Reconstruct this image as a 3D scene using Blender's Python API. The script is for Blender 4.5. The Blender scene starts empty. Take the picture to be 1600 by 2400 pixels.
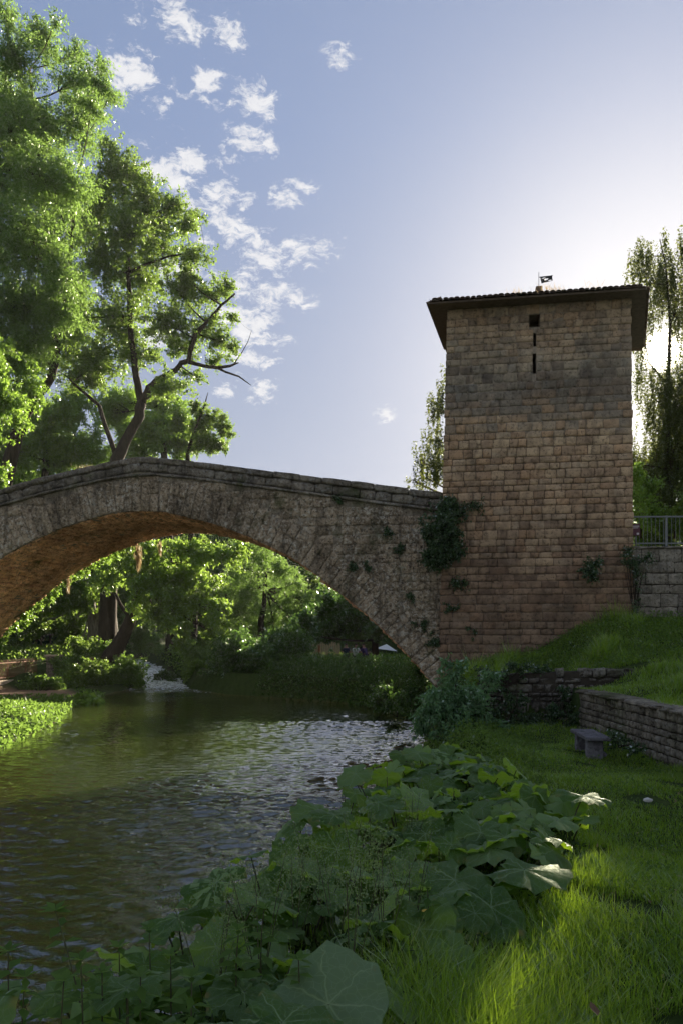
import bpy, math, random
import numpy as np
from mathutils import Vector, Matrix

scene = bpy.context.scene
COL = scene.collection
rng = np.random.default_rng(11)
random.seed(11)

# ------------------------------------------------------------------ camera
F, HZ, CAMZ = 1800.0, 1490.0, 2.9          # focal length and horizon row in photo pixels, eye height over the water
cam_d = bpy.data.cameras.new('camera')
cam = bpy.data.objects.new('camera', cam_d)
COL.objects.link(cam)
cam.location = (0, 0, CAMZ)
cam.rotation_euler = (math.radians(90), 0, 0)
cam_d.sensor_fit = 'VERTICAL'
cam_d.sensor_height = 36.0
cam_d.sensor_width = 24.0
cam_d.lens = 36.0 * F / 2400.0
cam_d.shift_y = (HZ - 1200.0) / 2400.0
cam_d.clip_start = 0.05
cam_d.clip_end = 2000
scene.camera = cam

# ------------------------------------------------------------------ sun, sky, exposure
SUN_EL = math.atan2(HZ - 825, math.hypot(740, F))
SUN_AZ = math.atan2(752, F)                 # to the right of the view axis (+Y)
SDIR = Vector((math.sin(SUN_AZ) * math.cos(SUN_EL), math.cos(SUN_AZ) * math.cos(SUN_EL), math.sin(SUN_EL)))
sun_d = bpy.data.lights.new('sun', 'SUN')
sun_d.energy = 5.0
sun_d.angle = math.radians(0.5)
sun_d.color = (1.0, 0.88, 0.68)
sun = bpy.data.objects.new('sun', sun_d)
COL.objects.link(sun)
sun.location = (20, 40, 40)
sun.rotation_euler = (-SDIR).to_track_quat('-Z', 'Y').to_euler()

scene.view_settings.view_transform = 'Standard'
scene.view_settings.look = 'None'
scene.view_settings.gamma = 1.0
scene.view_settings.use_curve_mapping = False
scene.view_settings.exposure = EXPO = 2.08
scene.cycles.use_denoising = True
scene.cycles.max_bounces = 8
scene.cycles.diffuse_bounces = 4
scene.cycles.glossy_bounces = 3
scene.cycles.transmission_bounces = 4
scene.cycles.transparent_max_bounces = 8
scene.cycles.caustics_reflective = True
scene.cycles.blur_glossy = 1.5
scene.cycles.caustics_refractive = False
scene.cycles.sample_clamp_indirect = 6.0


class NT:
    """small helper for node trees"""
    def __init__(s, tree):
        s.t = tree
        s.n = tree.nodes
        s.n.clear()

    def set(s, inp, v):
        if v is None:
            return
        if hasattr(v, 'is_output'):
            s.t.links.new(v, inp)
        elif hasattr(v, 'outputs'):
            s.t.links.new(v.outputs[0], inp)
        else:
            if inp.type == 'RGBA' and not isinstance(v, (int, float)) and len(v) == 3:
                v = (*v, 1)
            inp.default_value = v

    def a(s, typ, *ins, out=0, **kw):
        nd = s.n.new(typ)
        for k, v in kw.items():
            if k.startswith('i_'):
                s.set(nd.inputs[k[2:].replace('_', ' ')], v)
            else:
                setattr(nd, k, v)
        for i, v in enumerate(ins):
            s.set(nd.inputs[i], v)
        return nd.outputs[out] if len(nd.outputs) else None

    def m(s, op, a, b=None, c=None, clamp=False):
        return s.a('ShaderNodeMath', a, b, c, operation=op, use_clamp=clamp)

    def vm(s, op, a, b=None):
        nd = s.n.new('ShaderNodeVectorMath')
        nd.operation = op
        s.set(nd.inputs[0], a)
        s.set(nd.inputs[1], b)
        return nd.outputs['Value'] if op in ('LENGTH', 'DOT_PRODUCT', 'DISTANCE') else nd.outputs[0]

    def ramp(s, fac, stops, interp='LINEAR'):
        nd = s.n.new('ShaderNodeValToRGB')
        s.set(nd.inputs[0], fac)
        e = nd.color_ramp.elements
        nd.color_ramp.interpolation = interp
        while len(e) < len(stops):
            e.new(0.5)
        for el, (p, c) in zip(e, stops):
            el.position = p
            el.color = (c, c, c, 1) if isinstance(c, (int, float)) else (*c, 1)
        return nd.outputs[0]

    def mr(s, v, a, b, c=0.0, d=1.0, smooth=True):
        nd = s.n.new('ShaderNodeMapRange')
        nd.interpolation_type = 'SMOOTHSTEP' if smooth else 'LINEAR'
        s.set(nd.inputs[0], v)
        for i, x in enumerate((a, b, c, d)):
            s.set(nd.inputs[i + 1], x)
        return nd.outputs[0]

    def mix(s, f, a, b, blend='MIX'):
        nd = s.n.new('ShaderNodeMix')
        nd.data_type = 'RGBA'
        nd.blend_type = blend
        s.set(nd.inputs[0], f)
        s.set(nd.inputs[6], a)
        s.set(nd.inputs[7], b)
        return nd.outputs[2]

    def noise(s, vec, scale, detail=3, rough=0.55, dist=0.0, color=False):
        nd = s.n.new('ShaderNodeTexNoise')
        s.set(nd.inputs['Vector'], vec)
        nd.inputs['Scale'].default_value = scale
        nd.inputs['Detail'].default_value = detail
        nd.inputs['Roughness'].default_value = rough
        nd.inputs['Distortion'].default_value = dist
        return nd.outputs[1 if color else 0]


def build_world():
    w = bpy.data.worlds.new('World')
    scene.world = w
    w.use_nodes = True
    nt = NT(w.node_tree)
    sky = nt.n.new('ShaderNodeTexSky')
    sky.sky_type = 'NISHITA'
    sky.sun_disc = False
    sky.sun_elevation = SUN_EL
    sky.sun_rotation = SUN_AZ
    sky.altitude = 300
    sky.air_density = 1.0
    sky.dust_density = 1.0
    sky.ozone_density = 1.6
    d = nt.a('ShaderNodeTexCoord')
    d = nt.vm('NORMALIZE', nt.n[-1].outputs['Generated'])
    # soft whitening round the sun as thin summer haze gives, and the sun's own disc
    cs = nt.vm('DOT_PRODUCT', d, tuple(SDIR))
    g = nt.n.new('ShaderNodeGamma')          # thin haze evens the sky out: bright parts less bright, dark parts less dark
    nt.set(g.inputs[0], nt.mix(1.0, sky.outputs[0], (.16, .15, .16), 'MULTIPLY'))
    g.inputs[1].default_value = 0.35
    colr = nt.mix(1.0, g.outputs[0], (1.93, 2.30, 3.05), 'MULTIPLY')
    el = nt.a('ShaderNodeSeparateXYZ', d, out=2)
    bw = nt.n.new('ShaderNodeRGBToBW')
    nt.set(bw.inputs[0], colr)
    grey = nt.mix(1.0, nt.mix(0.0, bw.outputs[0], (0, 0, 0)), (1.06, 1.05, 1.12), 'MULTIPLY')
    colr = nt.mix(nt.mr(el, 0.0, 0.55, 0.70, 0.0, smooth=False), colr, grey)
    au = nt.m('POWER', nt.m('MAXIMUM', cs, 0.0), 30.0)
    colr = nt.mix(1.0, colr, nt.mix(au, (0, 0, 0), (2.5, 2.05, 1.2)), 'ADD')
    disc = nt.mr(cs, math.cos(math.radians(1.5)), math.cos(math.radians(0.3)))
    colr = nt.mix(1.0, colr, nt.mix(disc, (0, 0, 0), (75, 68, 52)), 'ADD')
    # clouds: fair weather puffs; density field on the sky directions
    def pd(px, py):
        return Vector(((px - 800) / F, 1.0, (HZ - py) / F)).normalized()
    spots = [(400, 10, .045), (545, 85, .022), (490, 190, .026), (315, 185, .045), (590, 235, .032), (575, 335, .036),
             (455, 375, .034), (385, 400, .05), (525, 455, .034), (510, 515, .045), (450, 470, .03), (690, 465, .03), (600, 600, .045), (700, 590, .034),
             (440, 630, .05), (610, 690, .06), (590, 760, .055), (580, 840, .04), (390, 770, .05), (610, 915, .034), (740, 570, .03),
             (900, 966, .018), (800, 135, .018), (250, 560, .05), (690, 700, .025), (540, 920, .02)]
    mask = None
    for (px, py, r) in spots:
        c = pd(px, py)
        v = nt.vm('SUBTRACT', d, tuple(c))
        v = nt.vm('MULTIPLY', v, (0.75, 0.75, 1.25))
        k = nt.mr(nt.vm('LENGTH', v), 0.0, r * 1.15, 1.0, 0.0, smooth=False)
        mask = k if mask is None else nt.m('MAXIMUM', mask, k)
    # unseen broken cloud, added outside the frame to lift the ambient light
    far = nt.mr(nt.noise(d, 2.6, 2), 0.40, 0.62, 0.0, 0.9)
    side = nt.mr(nt.a('ShaderNodeSeparateXYZ', d, out=1), 0.66, 0.40)
    mask = nt.m('MAXIMUM', mask, nt.m('MULTIPLY', far, side))
    st = nt.vm('MULTIPLY', nt.vm('ADD', d, nt.vm('MULTIPLY', nt.vm('SUBTRACT', nt.noise(d, 30.0, 3, color=True), (.5, .5, .5)), (.03, .03, .02))), (1.0, 1.0, 2.2))
    n1 = nt.noise(st, 30.0, 8, 0.66, 0.2)
    n2 = nt.noise(st, 95.0, 5, 0.65)
    dens = nt.m('ADD', nt.m('MULTIPLY', n1, 0.75), nt.m('MULTIPLY', n2, 0.25))
    dens = nt.m('ADD', nt.m('MULTIPLY', mask, 0.235), dens)
    cl = nt.m('MULTIPLY', nt.mr(dens, 0.61, 0.755), nt.mr(mask, 0.0, 0.35))
    colr = nt.mix(nt.m('MULTIPLY', cl, 0.82), colr, nt.mix(n1, (3.2, 3.25, 3.5), (5.4, 5.3, 5.1)))
    bg = nt.a('ShaderNodeBackground', colr, SKY_STR)
    nt.a('ShaderNodeOutputWorld', bg)


SKY_STR = 0.05
build_world()


# ------------------------------------------------------------------ helpers
def P(px, py, D):
    """point at distance D (along Y) on the line of sight through a photo pixel"""
    return Vector(((px - 800) / F * D, D, CAMZ + (HZ - py) / F * D))


def tag(o, label=None, cat=None, group=None, kind=None):
    if label: o['label'] = label
    if cat: o['category'] = cat
    if group: o['group'] = group
    if kind: o['kind'] = kind
    return o


def thing(name, label, cat, loc=(0, 0, 0), rz=0.0, group=None):
    o = bpy.data.objects.new(name, None)
    o.empty_display_size = 0.2
    COL.objects.link(o)
    o.location = loc
    o.rotation_euler = (0, 0, rz)
    return tag(o, label, cat, group)


def inst(name, me, parent=None, basis=None, loc=None):
    o = bpy.data.objects.new(name, me)
    COL.objects.link(o)
    if parent is not None:
        o.parent = parent
    if basis is not None:
        o.matrix_basis = basis
    elif loc is not None:
        o.location = loc
    return o


def np_mesh(name, V, faces, mat, smooth=False, attr=None):
    """V (n,3) array, faces (m,k) int array or list of such arrays"""
    if not isinstance(faces, list):
        faces = [faces]
    faces = [np.asarray(f, np.int32) for f in faces if len(f)]
    V = np.asarray(V, np.float32)
    me = bpy.data.meshes.new(name)
    me.vertices.add(len(V))
    me.vertices.foreach_set('co', V.ravel())
    li = np.concatenate([f.ravel() for f in faces])
    lt = np.concatenate([np.full(len(f), f.shape[1], np.int32) for f in faces])
    ls = np.concatenate([[0], np.cumsum(lt)[:-1]]).astype(np.int32)
    me.loops.add(len(li))
    me.loops.foreach_set('vertex_index', li)
    me.polygons.add(len(lt))
    me.polygons.foreach_set('loop_start', ls)
    me.polygons.foreach_set('loop_total', lt)
    if smooth:
        me.polygons.foreach_set('use_smooth', np.ones(len(lt), bool))
    me.update(calc_edges=True)
    if attr is not None:
        at = me.attributes.new('rnd', 'FLOAT', 'FACE')
        at.data.foreach_set('value', np.asarray(attr, np.float32))
    if mat is not None:
        me.materials.append(mat)
    return me


class MB:
    """collects polygons for one mesh"""
    def __init__(s):
        s.v = []
        s.f = []

    def add(s, verts, faces):
        o = len(s.v)
        s.v += [tuple(p) for p in verts]
        s.f += [tuple(i + o for i in f) for f in faces]

    def box(s, c, d, rz=0.0, M=None):
        hx, hy, hz = d[0] / 2, d[1] / 2, d[2] / 2
        pts = [Vector((x, y, z)) for z in (-hz, hz) for x, y in ((-hx, -hy), (hx, -hy), (hx, hy), (-hx, hy))]
        R = M if M is not None else Matrix.Rotation(rz, 3, 'Z')
        pts = [R @ p + Vector(c) for p in pts]
        s.add(pts, [(3, 2, 1, 0), (4, 5, 6, 7), (0, 1, 5, 4), (1, 2, 6, 5), (2, 3, 7, 6), (3, 0, 4, 7)])

    def tube(s, path, radii, n=6, cap=True):
        path = [Vector(p) for p in path]
        if isinstance(radii, (int, float)):
            radii = [radii] * len(path)
        o = len(s.v)
        ref = Vector((0.31, 0.82, 0.47))
        for i, p in enumerate(path):
            t = (path[min(i + 1, len(path) - 1)] - path[max(i - 1, 0)])
            t = t.normalized() if t.length > 1e-9 else Vector((0, 0, 1))
            u = t.cross(ref)
            u = u.normalized() if u.length > 1e-4 else Vector((1, 0, 0))
            w = t.cross(u)
            for k in range(n):
                a = 2 * math.pi * k / n
                s.v.append(tuple(p + (u * math.cos(a) + w * math.sin(a)) * radii[i]))
        for i in range(len(path) - 1):
            for k in range(n):
                a, b = o + i * n + k, o + i * n + (k + 1) % n
                s.f.append((a, b, b + n, a + n))
        if cap:
            s.f.append(tuple(o + k for k in range(n))[::-1])
            s.f.append(tuple(o + (len(path) - 1) * n + k for k in range(n)))

    def mesh(s, name, mat, smooth=False):
        me = bpy.data.meshes.new(name)
        me.from_pydata(s.v, [], s.f)
        if smooth:
            me.polygons.foreach_set('use_smooth', np.ones(len(me.polygons), bool))
        if mat is not None:
            me.materials.append(mat)
        me.update()
        return me

    def build(s, name, mat, parent=None, smooth=False, loc=None):
        return inst(name, s.mesh(name, mat, smooth), parent, loc=loc)


def bevel(o, w=0.01, seg=1):
    m = o.modifiers.new('bevel', 'BEVEL')
    m.width = w
    m.segments = seg
    m.limit_method = 'ANGLE'
    return o


def smooth1(x, a, b):
    t = np.clip((np.asarray(x, float) - a) / (b - a), 0, 1)
    return t * t * (3 - 2 * t)


# ------------------------------------------------------------------ materials
MATS = {}


def newmat(name):
    m = bpy.data.materials.new(name)
    m.use_nodes = True
    return m, NT(m.node_tree)


def finish(nt, col, rough=0.85, bump=None, bs=0.4, bd=0.02, spec=0.3, metallic=0.0):
    b = nt.n.new('ShaderNodeBsdfPrincipled')
    nt.set(b.inputs['Base Color'], col)
    nt.set(b.inputs['Roughness'], rough)
    nt.set(b.inputs['Specular IOR Level'], spec)
    nt.set(b.inputs['Metallic'], metallic)
    if bump is not None:
        bn = nt.n.new('ShaderNodeBump')
        bn.inputs['Strength'].default_value = bs
        bn.inputs['Distance'].default_value = bd
        nt.set(bn.inputs['Height'], bump)
        nt.set(b.inputs['Normal'], bn.outputs[0])
    nt.a('ShaderNodeOutputMaterial', b.outputs[0])


def stone_mat(name, cols, pits=0.5, lichen=None, lichen_amt=0.0, moss=0.0, stain=0.4, zramp=None, bump=0.6, streak=0.0, mosspos=None):
    m, nt = newmat(name)
    pos = nt.a('ShaderNodeNewGeometry')
    oi = nt.n.new('ShaderNodeObjectInfo')
    n_big = nt.noise(pos, 0.55, 4, 0.6)
    n_mid = nt.noise(pos, 4.5, 5, 0.65, 0.4)
    n_fine = nt.noise(pos, 17, 6, 0.75)
    at = nt.n.new('ShaderNodeAttribute')
    at.attribute_name = 'rnd'
    own = nt.m('ADD', oi.outputs['Random'], at.outputs['Fac'])
    rnd = nt.m('FRACT', nt.m('ADD', own, nt.m('MULTIPLY', nt.noise(pos, 1.4, 1), 0.8)))
    k = len(cols)
    c = nt.ramp(rnd, [(i / max(k - 1, 1), col) for i, col in enumerate(cols)])
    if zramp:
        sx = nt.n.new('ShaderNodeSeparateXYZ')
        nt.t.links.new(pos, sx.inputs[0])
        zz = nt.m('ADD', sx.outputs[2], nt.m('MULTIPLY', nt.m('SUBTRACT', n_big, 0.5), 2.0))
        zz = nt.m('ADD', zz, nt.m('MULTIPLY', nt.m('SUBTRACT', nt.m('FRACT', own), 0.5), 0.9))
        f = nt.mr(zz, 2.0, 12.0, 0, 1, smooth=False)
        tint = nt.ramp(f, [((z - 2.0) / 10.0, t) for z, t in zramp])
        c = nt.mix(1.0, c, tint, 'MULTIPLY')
    c = nt.mix(stain, c, nt.mix(1.0, c, nt.ramp(n_big, [(0.3, 0.45), (0.62, 1.15)]), 'MULTIPLY'))
    c = nt.mix(0.75, c, nt.mix(1.0, c, nt.ramp(n_mid, [(0.28, 0.42), (0.5, 1.0), (0.75, 1.4)]), 'MULTIPLY'))
    pit = nt.mr(n_fine, 0.38, 0.47, 1, 0)
    c = nt.mix(nt.m('MULTIPLY', pit, pits), c, (0.03, 0.024, 0.018))
    if lichen_amt:
        lf = nt.mr(nt.noise(pos, 9, 6, 0.75, 0.5), 0.5, 0.6)
        lf = nt.m('MULTIPLY', lf, nt.mr(nt.noise(pos, 1.1, 2), 0.35, 0.6))
        c = nt.mix(nt.m('MULTIPLY', lf, lichen_amt), c, lichen)
        sp = nt.mr(nt.noise(pos, 17, 4, 0.75), 0.56, 0.62)
        c = nt.mix(nt.m('MULTIPLY', sp, lichen_amt * 0.6), c, lichen)
        dk = nt.mr(nt.noise(nt.vm('ADD', pos, (3, 7, 1)), 11, 5, 0.75), 0.53, 0.61)
        c = nt.mix(nt.m('MULTIPLY', dk, lichen_amt * 0.85), c, (0.035, 0.030, 0.022))
    if streak:
        sv = nt.vm('MULTIPLY', pos, (5.0, 5.0, 0.45))
        sf = nt.mr(nt.noise(sv, 1.0, 4, 0.6), 0.5, 0.68)
        c = nt.mix(nt.m('MULTIPLY', sf, streak), c, (0.035, 0.03, 0.024))
    if moss:
        mf = nt.mr(nt.noise(pos, 0.9, 5, 0.7), 0.62 - 0.22 * moss, 0.72)
        c = nt.mix(nt.m('MULTIPLY', mf, 0.85), c, nt.mix(n_mid, (0.02, 0.03, 0.008), (0.07, 0.085, 0.02)))
    hgt = nt.m('ADD', nt.m('MULTIPLY', n_mid, 0.6), nt.m('MULTIPLY', n_fine, 0.5))
    hgt = nt.m('SUBTRACT', hgt, nt.m('MULTIPLY', pit, 0.25))
    finish(nt, c, 0.92, hgt, bump, 0.03, 0.15)
    return m


def leaf_mat(name, a, b, tr, gloss=0.08, rough=0.38, twt=0.8, extra=None, veins=False):
    """leaf: reflects a..b, lets through tr"""
    m, nt = newmat(name)
    at = nt.n.new('ShaderNodeAttribute')
    at.attribute_name = 'rnd'
    f = at.outputs['Fac']
    pos = nt.a('ShaderNodeNewGeometry')
    nz = nt.noise(pos, 0.5, 2)
    if not veins:
        f = nt.m('ADD', nt.m('MULTIPLY', f, 0.7), nt.m('MULTIPLY', nt.m('SUBTRACT', nz, 0.25), 0.6), clamp=True)
    else:
        f = nt.m('FRACT', nt.m('ADD', f, nt.n.new('ShaderNodeObjectInfo').outputs['Random']))
        f = nt.m('POWER', f, 1.6)
    c = nt.mix(f, a, b)
    if extra:
        c = nt.mix(nt.mr(at.outputs['Fac'], 0.955, 0.965), c, extra)
    t = nt.mix(f, tuple(x * 0.75 for x in tr), tr)
    if veins:
        uv = nt.n.new('ShaderNodeUVMap')
        sp = nt.n.new('ShaderNodeSeparateXYZ')
        nt.t.links.new(uv.outputs[0], sp.inputs[0])
        ang = nt.m('ARCTAN2', sp.outputs[1], sp.outputs[0])
        rad = nt.vm('LENGTH', uv.outputs[0])
        wob = nt.m('MULTIPLY', nt.noise(uv.outputs[0], 3.0, 2), 0.5)
        w = nt.m('ABSOLUTE', nt.m('SINE', nt.m('MULTIPLY', nt.m('ADD', ang, wob), 3.5)))
        line = nt.mr(nt.m('MULTIPLY', w, rad), .0, .075, 1, 0)
        net = nt.n.new('ShaderNodeTexVoronoi')
        net.feature = 'DISTANCE_TO_EDGE'
        net.inputs['Scale'].default_value = 7.0
        nt.set(net.inputs['Vector'], uv.outputs[0])
        line = nt.m('MAXIMUM', line, nt.mr(net.outputs['Distance'], .0, .05, .55, 0))
        c = nt.mix(nt.m('MULTIPLY', line, .75), c, (.19, .25, .12))
        t = nt.mix(nt.m('MULTIPLY', line, .4), t, (.12, .20, .03))
        brown = nt.mr(nt.noise(nt.vm('ADD', uv.outputs[0], nt.n.new('ShaderNodeObjectInfo').outputs['Location']), 2.5, 4, .7), .56, .66)
        c = nt.mix(nt.m('MULTIPLY', brown, nt.mr(rad, .55, 1.0, 0, .8)), c, (.14, .10, .035))
    nrm = None
    if veins:
        bn = nt.n.new('ShaderNodeBump')
        bn.inputs['Strength'].default_value = .8
        bn.inputs['Distance'].default_value = .012
        nt.set(bn.inputs['Height'], nt.m('SUBTRACT', nt.noise(uv.outputs[0], 5.0, 3, .6), nt.m('MULTIPLY', line, .5)))
        nrm = bn.outputs[0]
    dif = nt.a('ShaderNodeBsdfDiffuse', c)
    tra = nt.a('ShaderNodeBsdfTranslucent', nt.mix(1.0, t, (twt, twt, twt), 'MULTIPLY'))
    g = nt.n.new('ShaderNodeBsdfGlossy')
    nt.set(g.inputs['Color'], (0.9, 0.95, 0.85))
    g.inputs['Roughness'].default_value = rough
    nt.set(g.inputs['Normal'], nrm)
    s1 = nt.a('ShaderNodeAddShader', dif, tra)
    fr = nt.m('ADD', nt.m('MULTIPLY', nt.a('ShaderNodeFresnel', 1.4), 0.8), gloss * 0.3)
    s2 = nt.a('ShaderNodeMixShader', nt.m('MULTIPLY', fr, gloss / 0.08 * 0.38, clamp=True), s1, g.outputs[0])
    nt.a('ShaderNodeOutputMaterial', s2)
    return m


def bark_mat(name, a, b):
    m, nt = newmat(name)
    pos = nt.a('ShaderNodeNewGeometry')
    v = nt.vm('MULTIPLY', pos, (6, 6, 1.2))
    n = nt.noise(v, 1.6, 6, 0.7, 0.6)
    finish(nt, nt.ramp(n, [(0.3, a), (0.7, b)]), 0.95, n, 0.9, 0.06, 0.1)
    return m


def plain_mat(name, a, b, scale=6, rough=0.7, metallic=0.0, bump=0.3, spec=0.3):
    m, nt = newmat(name)
    pos = nt.a('ShaderNodeNewGeometry')
    n = nt.noise(pos, scale, 5, 0.65, 0.3)
    finish(nt, nt.ramp(n, [(0.3, a), (0.7, b)]), rough, n, bump, 0.01, spec, metallic)
    return m


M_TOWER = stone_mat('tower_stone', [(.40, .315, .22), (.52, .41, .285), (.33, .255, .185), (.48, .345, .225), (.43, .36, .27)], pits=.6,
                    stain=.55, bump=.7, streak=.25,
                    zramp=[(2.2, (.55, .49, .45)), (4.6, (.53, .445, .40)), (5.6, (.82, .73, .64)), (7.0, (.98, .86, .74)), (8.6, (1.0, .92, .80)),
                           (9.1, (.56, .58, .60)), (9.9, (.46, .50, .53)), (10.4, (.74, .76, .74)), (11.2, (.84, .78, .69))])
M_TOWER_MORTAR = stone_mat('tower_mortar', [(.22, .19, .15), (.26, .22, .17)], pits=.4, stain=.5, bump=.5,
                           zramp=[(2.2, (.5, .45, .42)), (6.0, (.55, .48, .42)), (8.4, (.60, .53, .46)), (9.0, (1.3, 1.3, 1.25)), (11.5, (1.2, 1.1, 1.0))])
M_BRIDGE = stone_mat('bridge_stone', [(.28, .21, .135), (.38, .29, .185), (.23, .175, .11), (.42, .325, .21)], pits=.75,
                     lichen=(.50, .47, .38), lichen_amt=.8, moss=.35, stain=.75, bump=.9, streak=.45)
M_BRIDGE_CORE = stone_mat('bridge_rubble', [(.20, .165, .115), (.28, .23, .16)], pits=.7, lichen=(.30, .29, .25), lichen_amt=.5, moss=.5, stain=.7, bump=1.0)
M_PARAPET = stone_mat('parapet_stone', [(.19, .16, .12), (.25, .215, .155), (.15, .13, .10), (.28, .235, .17)], pits=.7,
                      lichen=(.33, .33, .30), lichen_amt=.6, moss=.35, stain=.8, bump=.9, streak=.5)
M_VAULT = stone_mat('vault_stone', [(.72, .38, .20), (.80, .46, .26), (.62, .32, .16), (.76, .44, .26)], pits=.85, moss=.22, stain=1.0, bump=1.0, streak=.5)  # base colour raised and warmed to stand in for light bounced under the arch
M_WALL = stone_mat('grey_wall_stone', [(.22, .19, .145), (.29, .255, .195), (.175, .15, .115), (.265, .23, .175)], pits=.65,
                   lichen=(.33, .32, .28), lichen_amt=.4, moss=.6, stain=.6, bump=.9, streak=.5)
M_RUBBLE = stone_mat('mossy_rubble', [(.15, .13, .105), (.21, .19, .155), (.11, .095, .075)], pits=.7,
                     lichen=(.34, .33, .30), lichen_amt=.6, moss=.8, stain=.7, bump=1.0)
M_DARKJOINT = plain_mat('earthy_joint', (.025, .02, .014), (.06, .05, .035), 8, .95)
M_CONCRETE = stone_mat('weathered_concrete', [(.34, .27, .20), (.40, .33, .25)], pits=.25, stain=.6, bump=.4)
M_TILE = stone_mat('roof_tile_clay', [(.20, .13, .085), (.26, .17, .11), (.16, .11, .08)], pits=.4, lichen=(.25, .24, .17), lichen_amt=.6, moss=.4, stain=.5, bump=.4)
M_BARK = bark_mat('bark', (.018, .014, .010), (.065, .05, .036))
M_BARK_PALE = bark_mat('pale_bark', (.06, .055, .045), (.30, .28, .24))
M_IRON = plain_mat('galvanised_iron', (.13, .14, .13), (.20, .21, .20), 20, .6)
M_RUST = plain_mat('rusty_iron', (.12, .055, .03), (.24, .12, .06), 14, .85)
M_BLACK = plain_mat('dark_metal', (.018, .018, .018), (.035, .033, .03), 20, .6)
M_WOOD = plain_mat('old_wood', (.07, .05, .035), (.15, .11, .075), 9, .85)
M_PALEWOOD = plain_mat('pale_wood', (.38, .28, .16), (.50, .38, .23), 9, .8)
M_SLAB = stone_mat('bench_stone', [(.12, .115, .125), (.17, .16, .17)], pits=.4, lichen=(.27, .265, .27), lichen_amt=.5, stain=.5, bump=.5)
M_PEBBLE = plain_mat('pale_pebble', (.35, .34, .32), (.55, .54, .52), 12, .8)

L_POPLAR = leaf_mat('poplar_leaf', (.024, .050, .010), (.058, .096, .019), (.155, .235, .038), .03)
L_WILLOW = leaf_mat('willow_leaf', (.036, .070, .016), (.074, .120, .030), (.155, .25, .05), .03)
L_BRIGHT = leaf_mat('bright_leaf', (.036, .078, .013), (.078, .130, .024), (.19, .30, .042), .03)
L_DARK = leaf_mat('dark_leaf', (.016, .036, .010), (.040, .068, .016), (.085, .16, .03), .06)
L_BIRCH = leaf_mat('birch_leaf', (.020, .030, .011), (.038, .055, .017), (.10, .115, .025), .03)
L_IVY = leaf_mat('ivy_leaf', (.014, .030, .011), (.034, .058, .020), (.05, .10, .025), .09)
L_WEED = leaf_mat('weed_leaf', (.028, .058, .012), (.062, .102, .024), (.135, .22, .036), .025)
L_ELDER = leaf_mat('elder_leaf', (.045, .090, .042), (.085, .14, .068), (.12, .24, .06), .06)
L_GRASS = leaf_mat('grass_blade', (.036, .074, .010), (.088, .140, .019), (.28, .42, .025), .045, twt=.78, extra=(.20, .17, .08))
L_SEED = leaf_mat('seed_head', (.09, .13, .045), (.16, .20, .08), (.16, .22, .07), .02)
L_DRY = leaf_mat('dry_grass', (.20, .15, .085), (.32, .25, .15), (.20, .15, .08), .02)
L_MID = leaf_mat('mid_green_leaf', (.034, .068, .012), (.072, .120, .023), (.20, .30, .045), .05)
L_UNDER = leaf_mat('shade_tinted_leaf', (.010, .020, .005), (.028, .048, .011), (.035, .065, .008), .02)  # undergrowth colour darkened to stand for the shade under the big leaves
L_BUTTER_PALE = leaf_mat('pale_butterbur_leaf', (.075, .115, .058), (.115, .158, .085), (.20, .32, .03), .06, rough=.42, veins=True, twt=.7)
L_BUTTER = leaf_mat('butterbur_leaf', (.014, .038, .008), (.088, .132, .058), (.28, .44, .015), .05, rough=.45, veins=True, twt=.8)

# ------------------------------------------------------------------ terrain
TH = math.radians(9)                        # bridge and tower front are turned 9 degrees
T0 = Vector((2.74, 21.0, 0.0))              # front left corner of the tower
RX = Vector((math.cos(TH), -math.sin(TH), 0))
DX = Vector((math.sin(TH), math.cos(TH), 0))

_yr = [-30, 0, 3.2, 4.3, 6.4, 8.4, 9.7, 12, 15, 18.6, 21, 26, 29, 33, 36, 38, 42, 48, 56, 70, 100, 200]
_xr = [-14, -3.4, -1.6, -1.15, -.45, .1, .5, 1.05, 1.6, 2.0, 2.4, 2.7, 2.1, 0.3, -3.0, -5.6, -8.2, -9.9, -12.8, -19, -35, -90]
_yl = [-30, 0, 10, 16, 19.3, 25, 30, 35, 43, 48, 56, 70, 100, 200]
_xl = [-24, -16, -12, -9.8, -8.7, -9.3, -10.8, -11.4, -11.6, -12.9, -16.2, -23.5, -42, -100]


def xr(y): return np.interp(y, _yr, _xr)
def xl(y): return np.interp(y, _yl, _xl)
def xgrass(y): return np.interp(y, [0, 2.6, 3.2, 4.3, 6.4, 8.4, 9.7, 12, 16], [-.6, -.15, .2, .8, 1.9, 2.0, 1.8, 2.1, 2.6])


WALL_A, WALL_B = Vector((4.72, 15.3, 0)), Vector((5.02, 5.0, 0))   # low garden wall
def xwall(y): return np.interp(y, [-20, 5.0, 15.3, 30], [5.7, 5.02, 4.72, 4.6])


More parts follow.
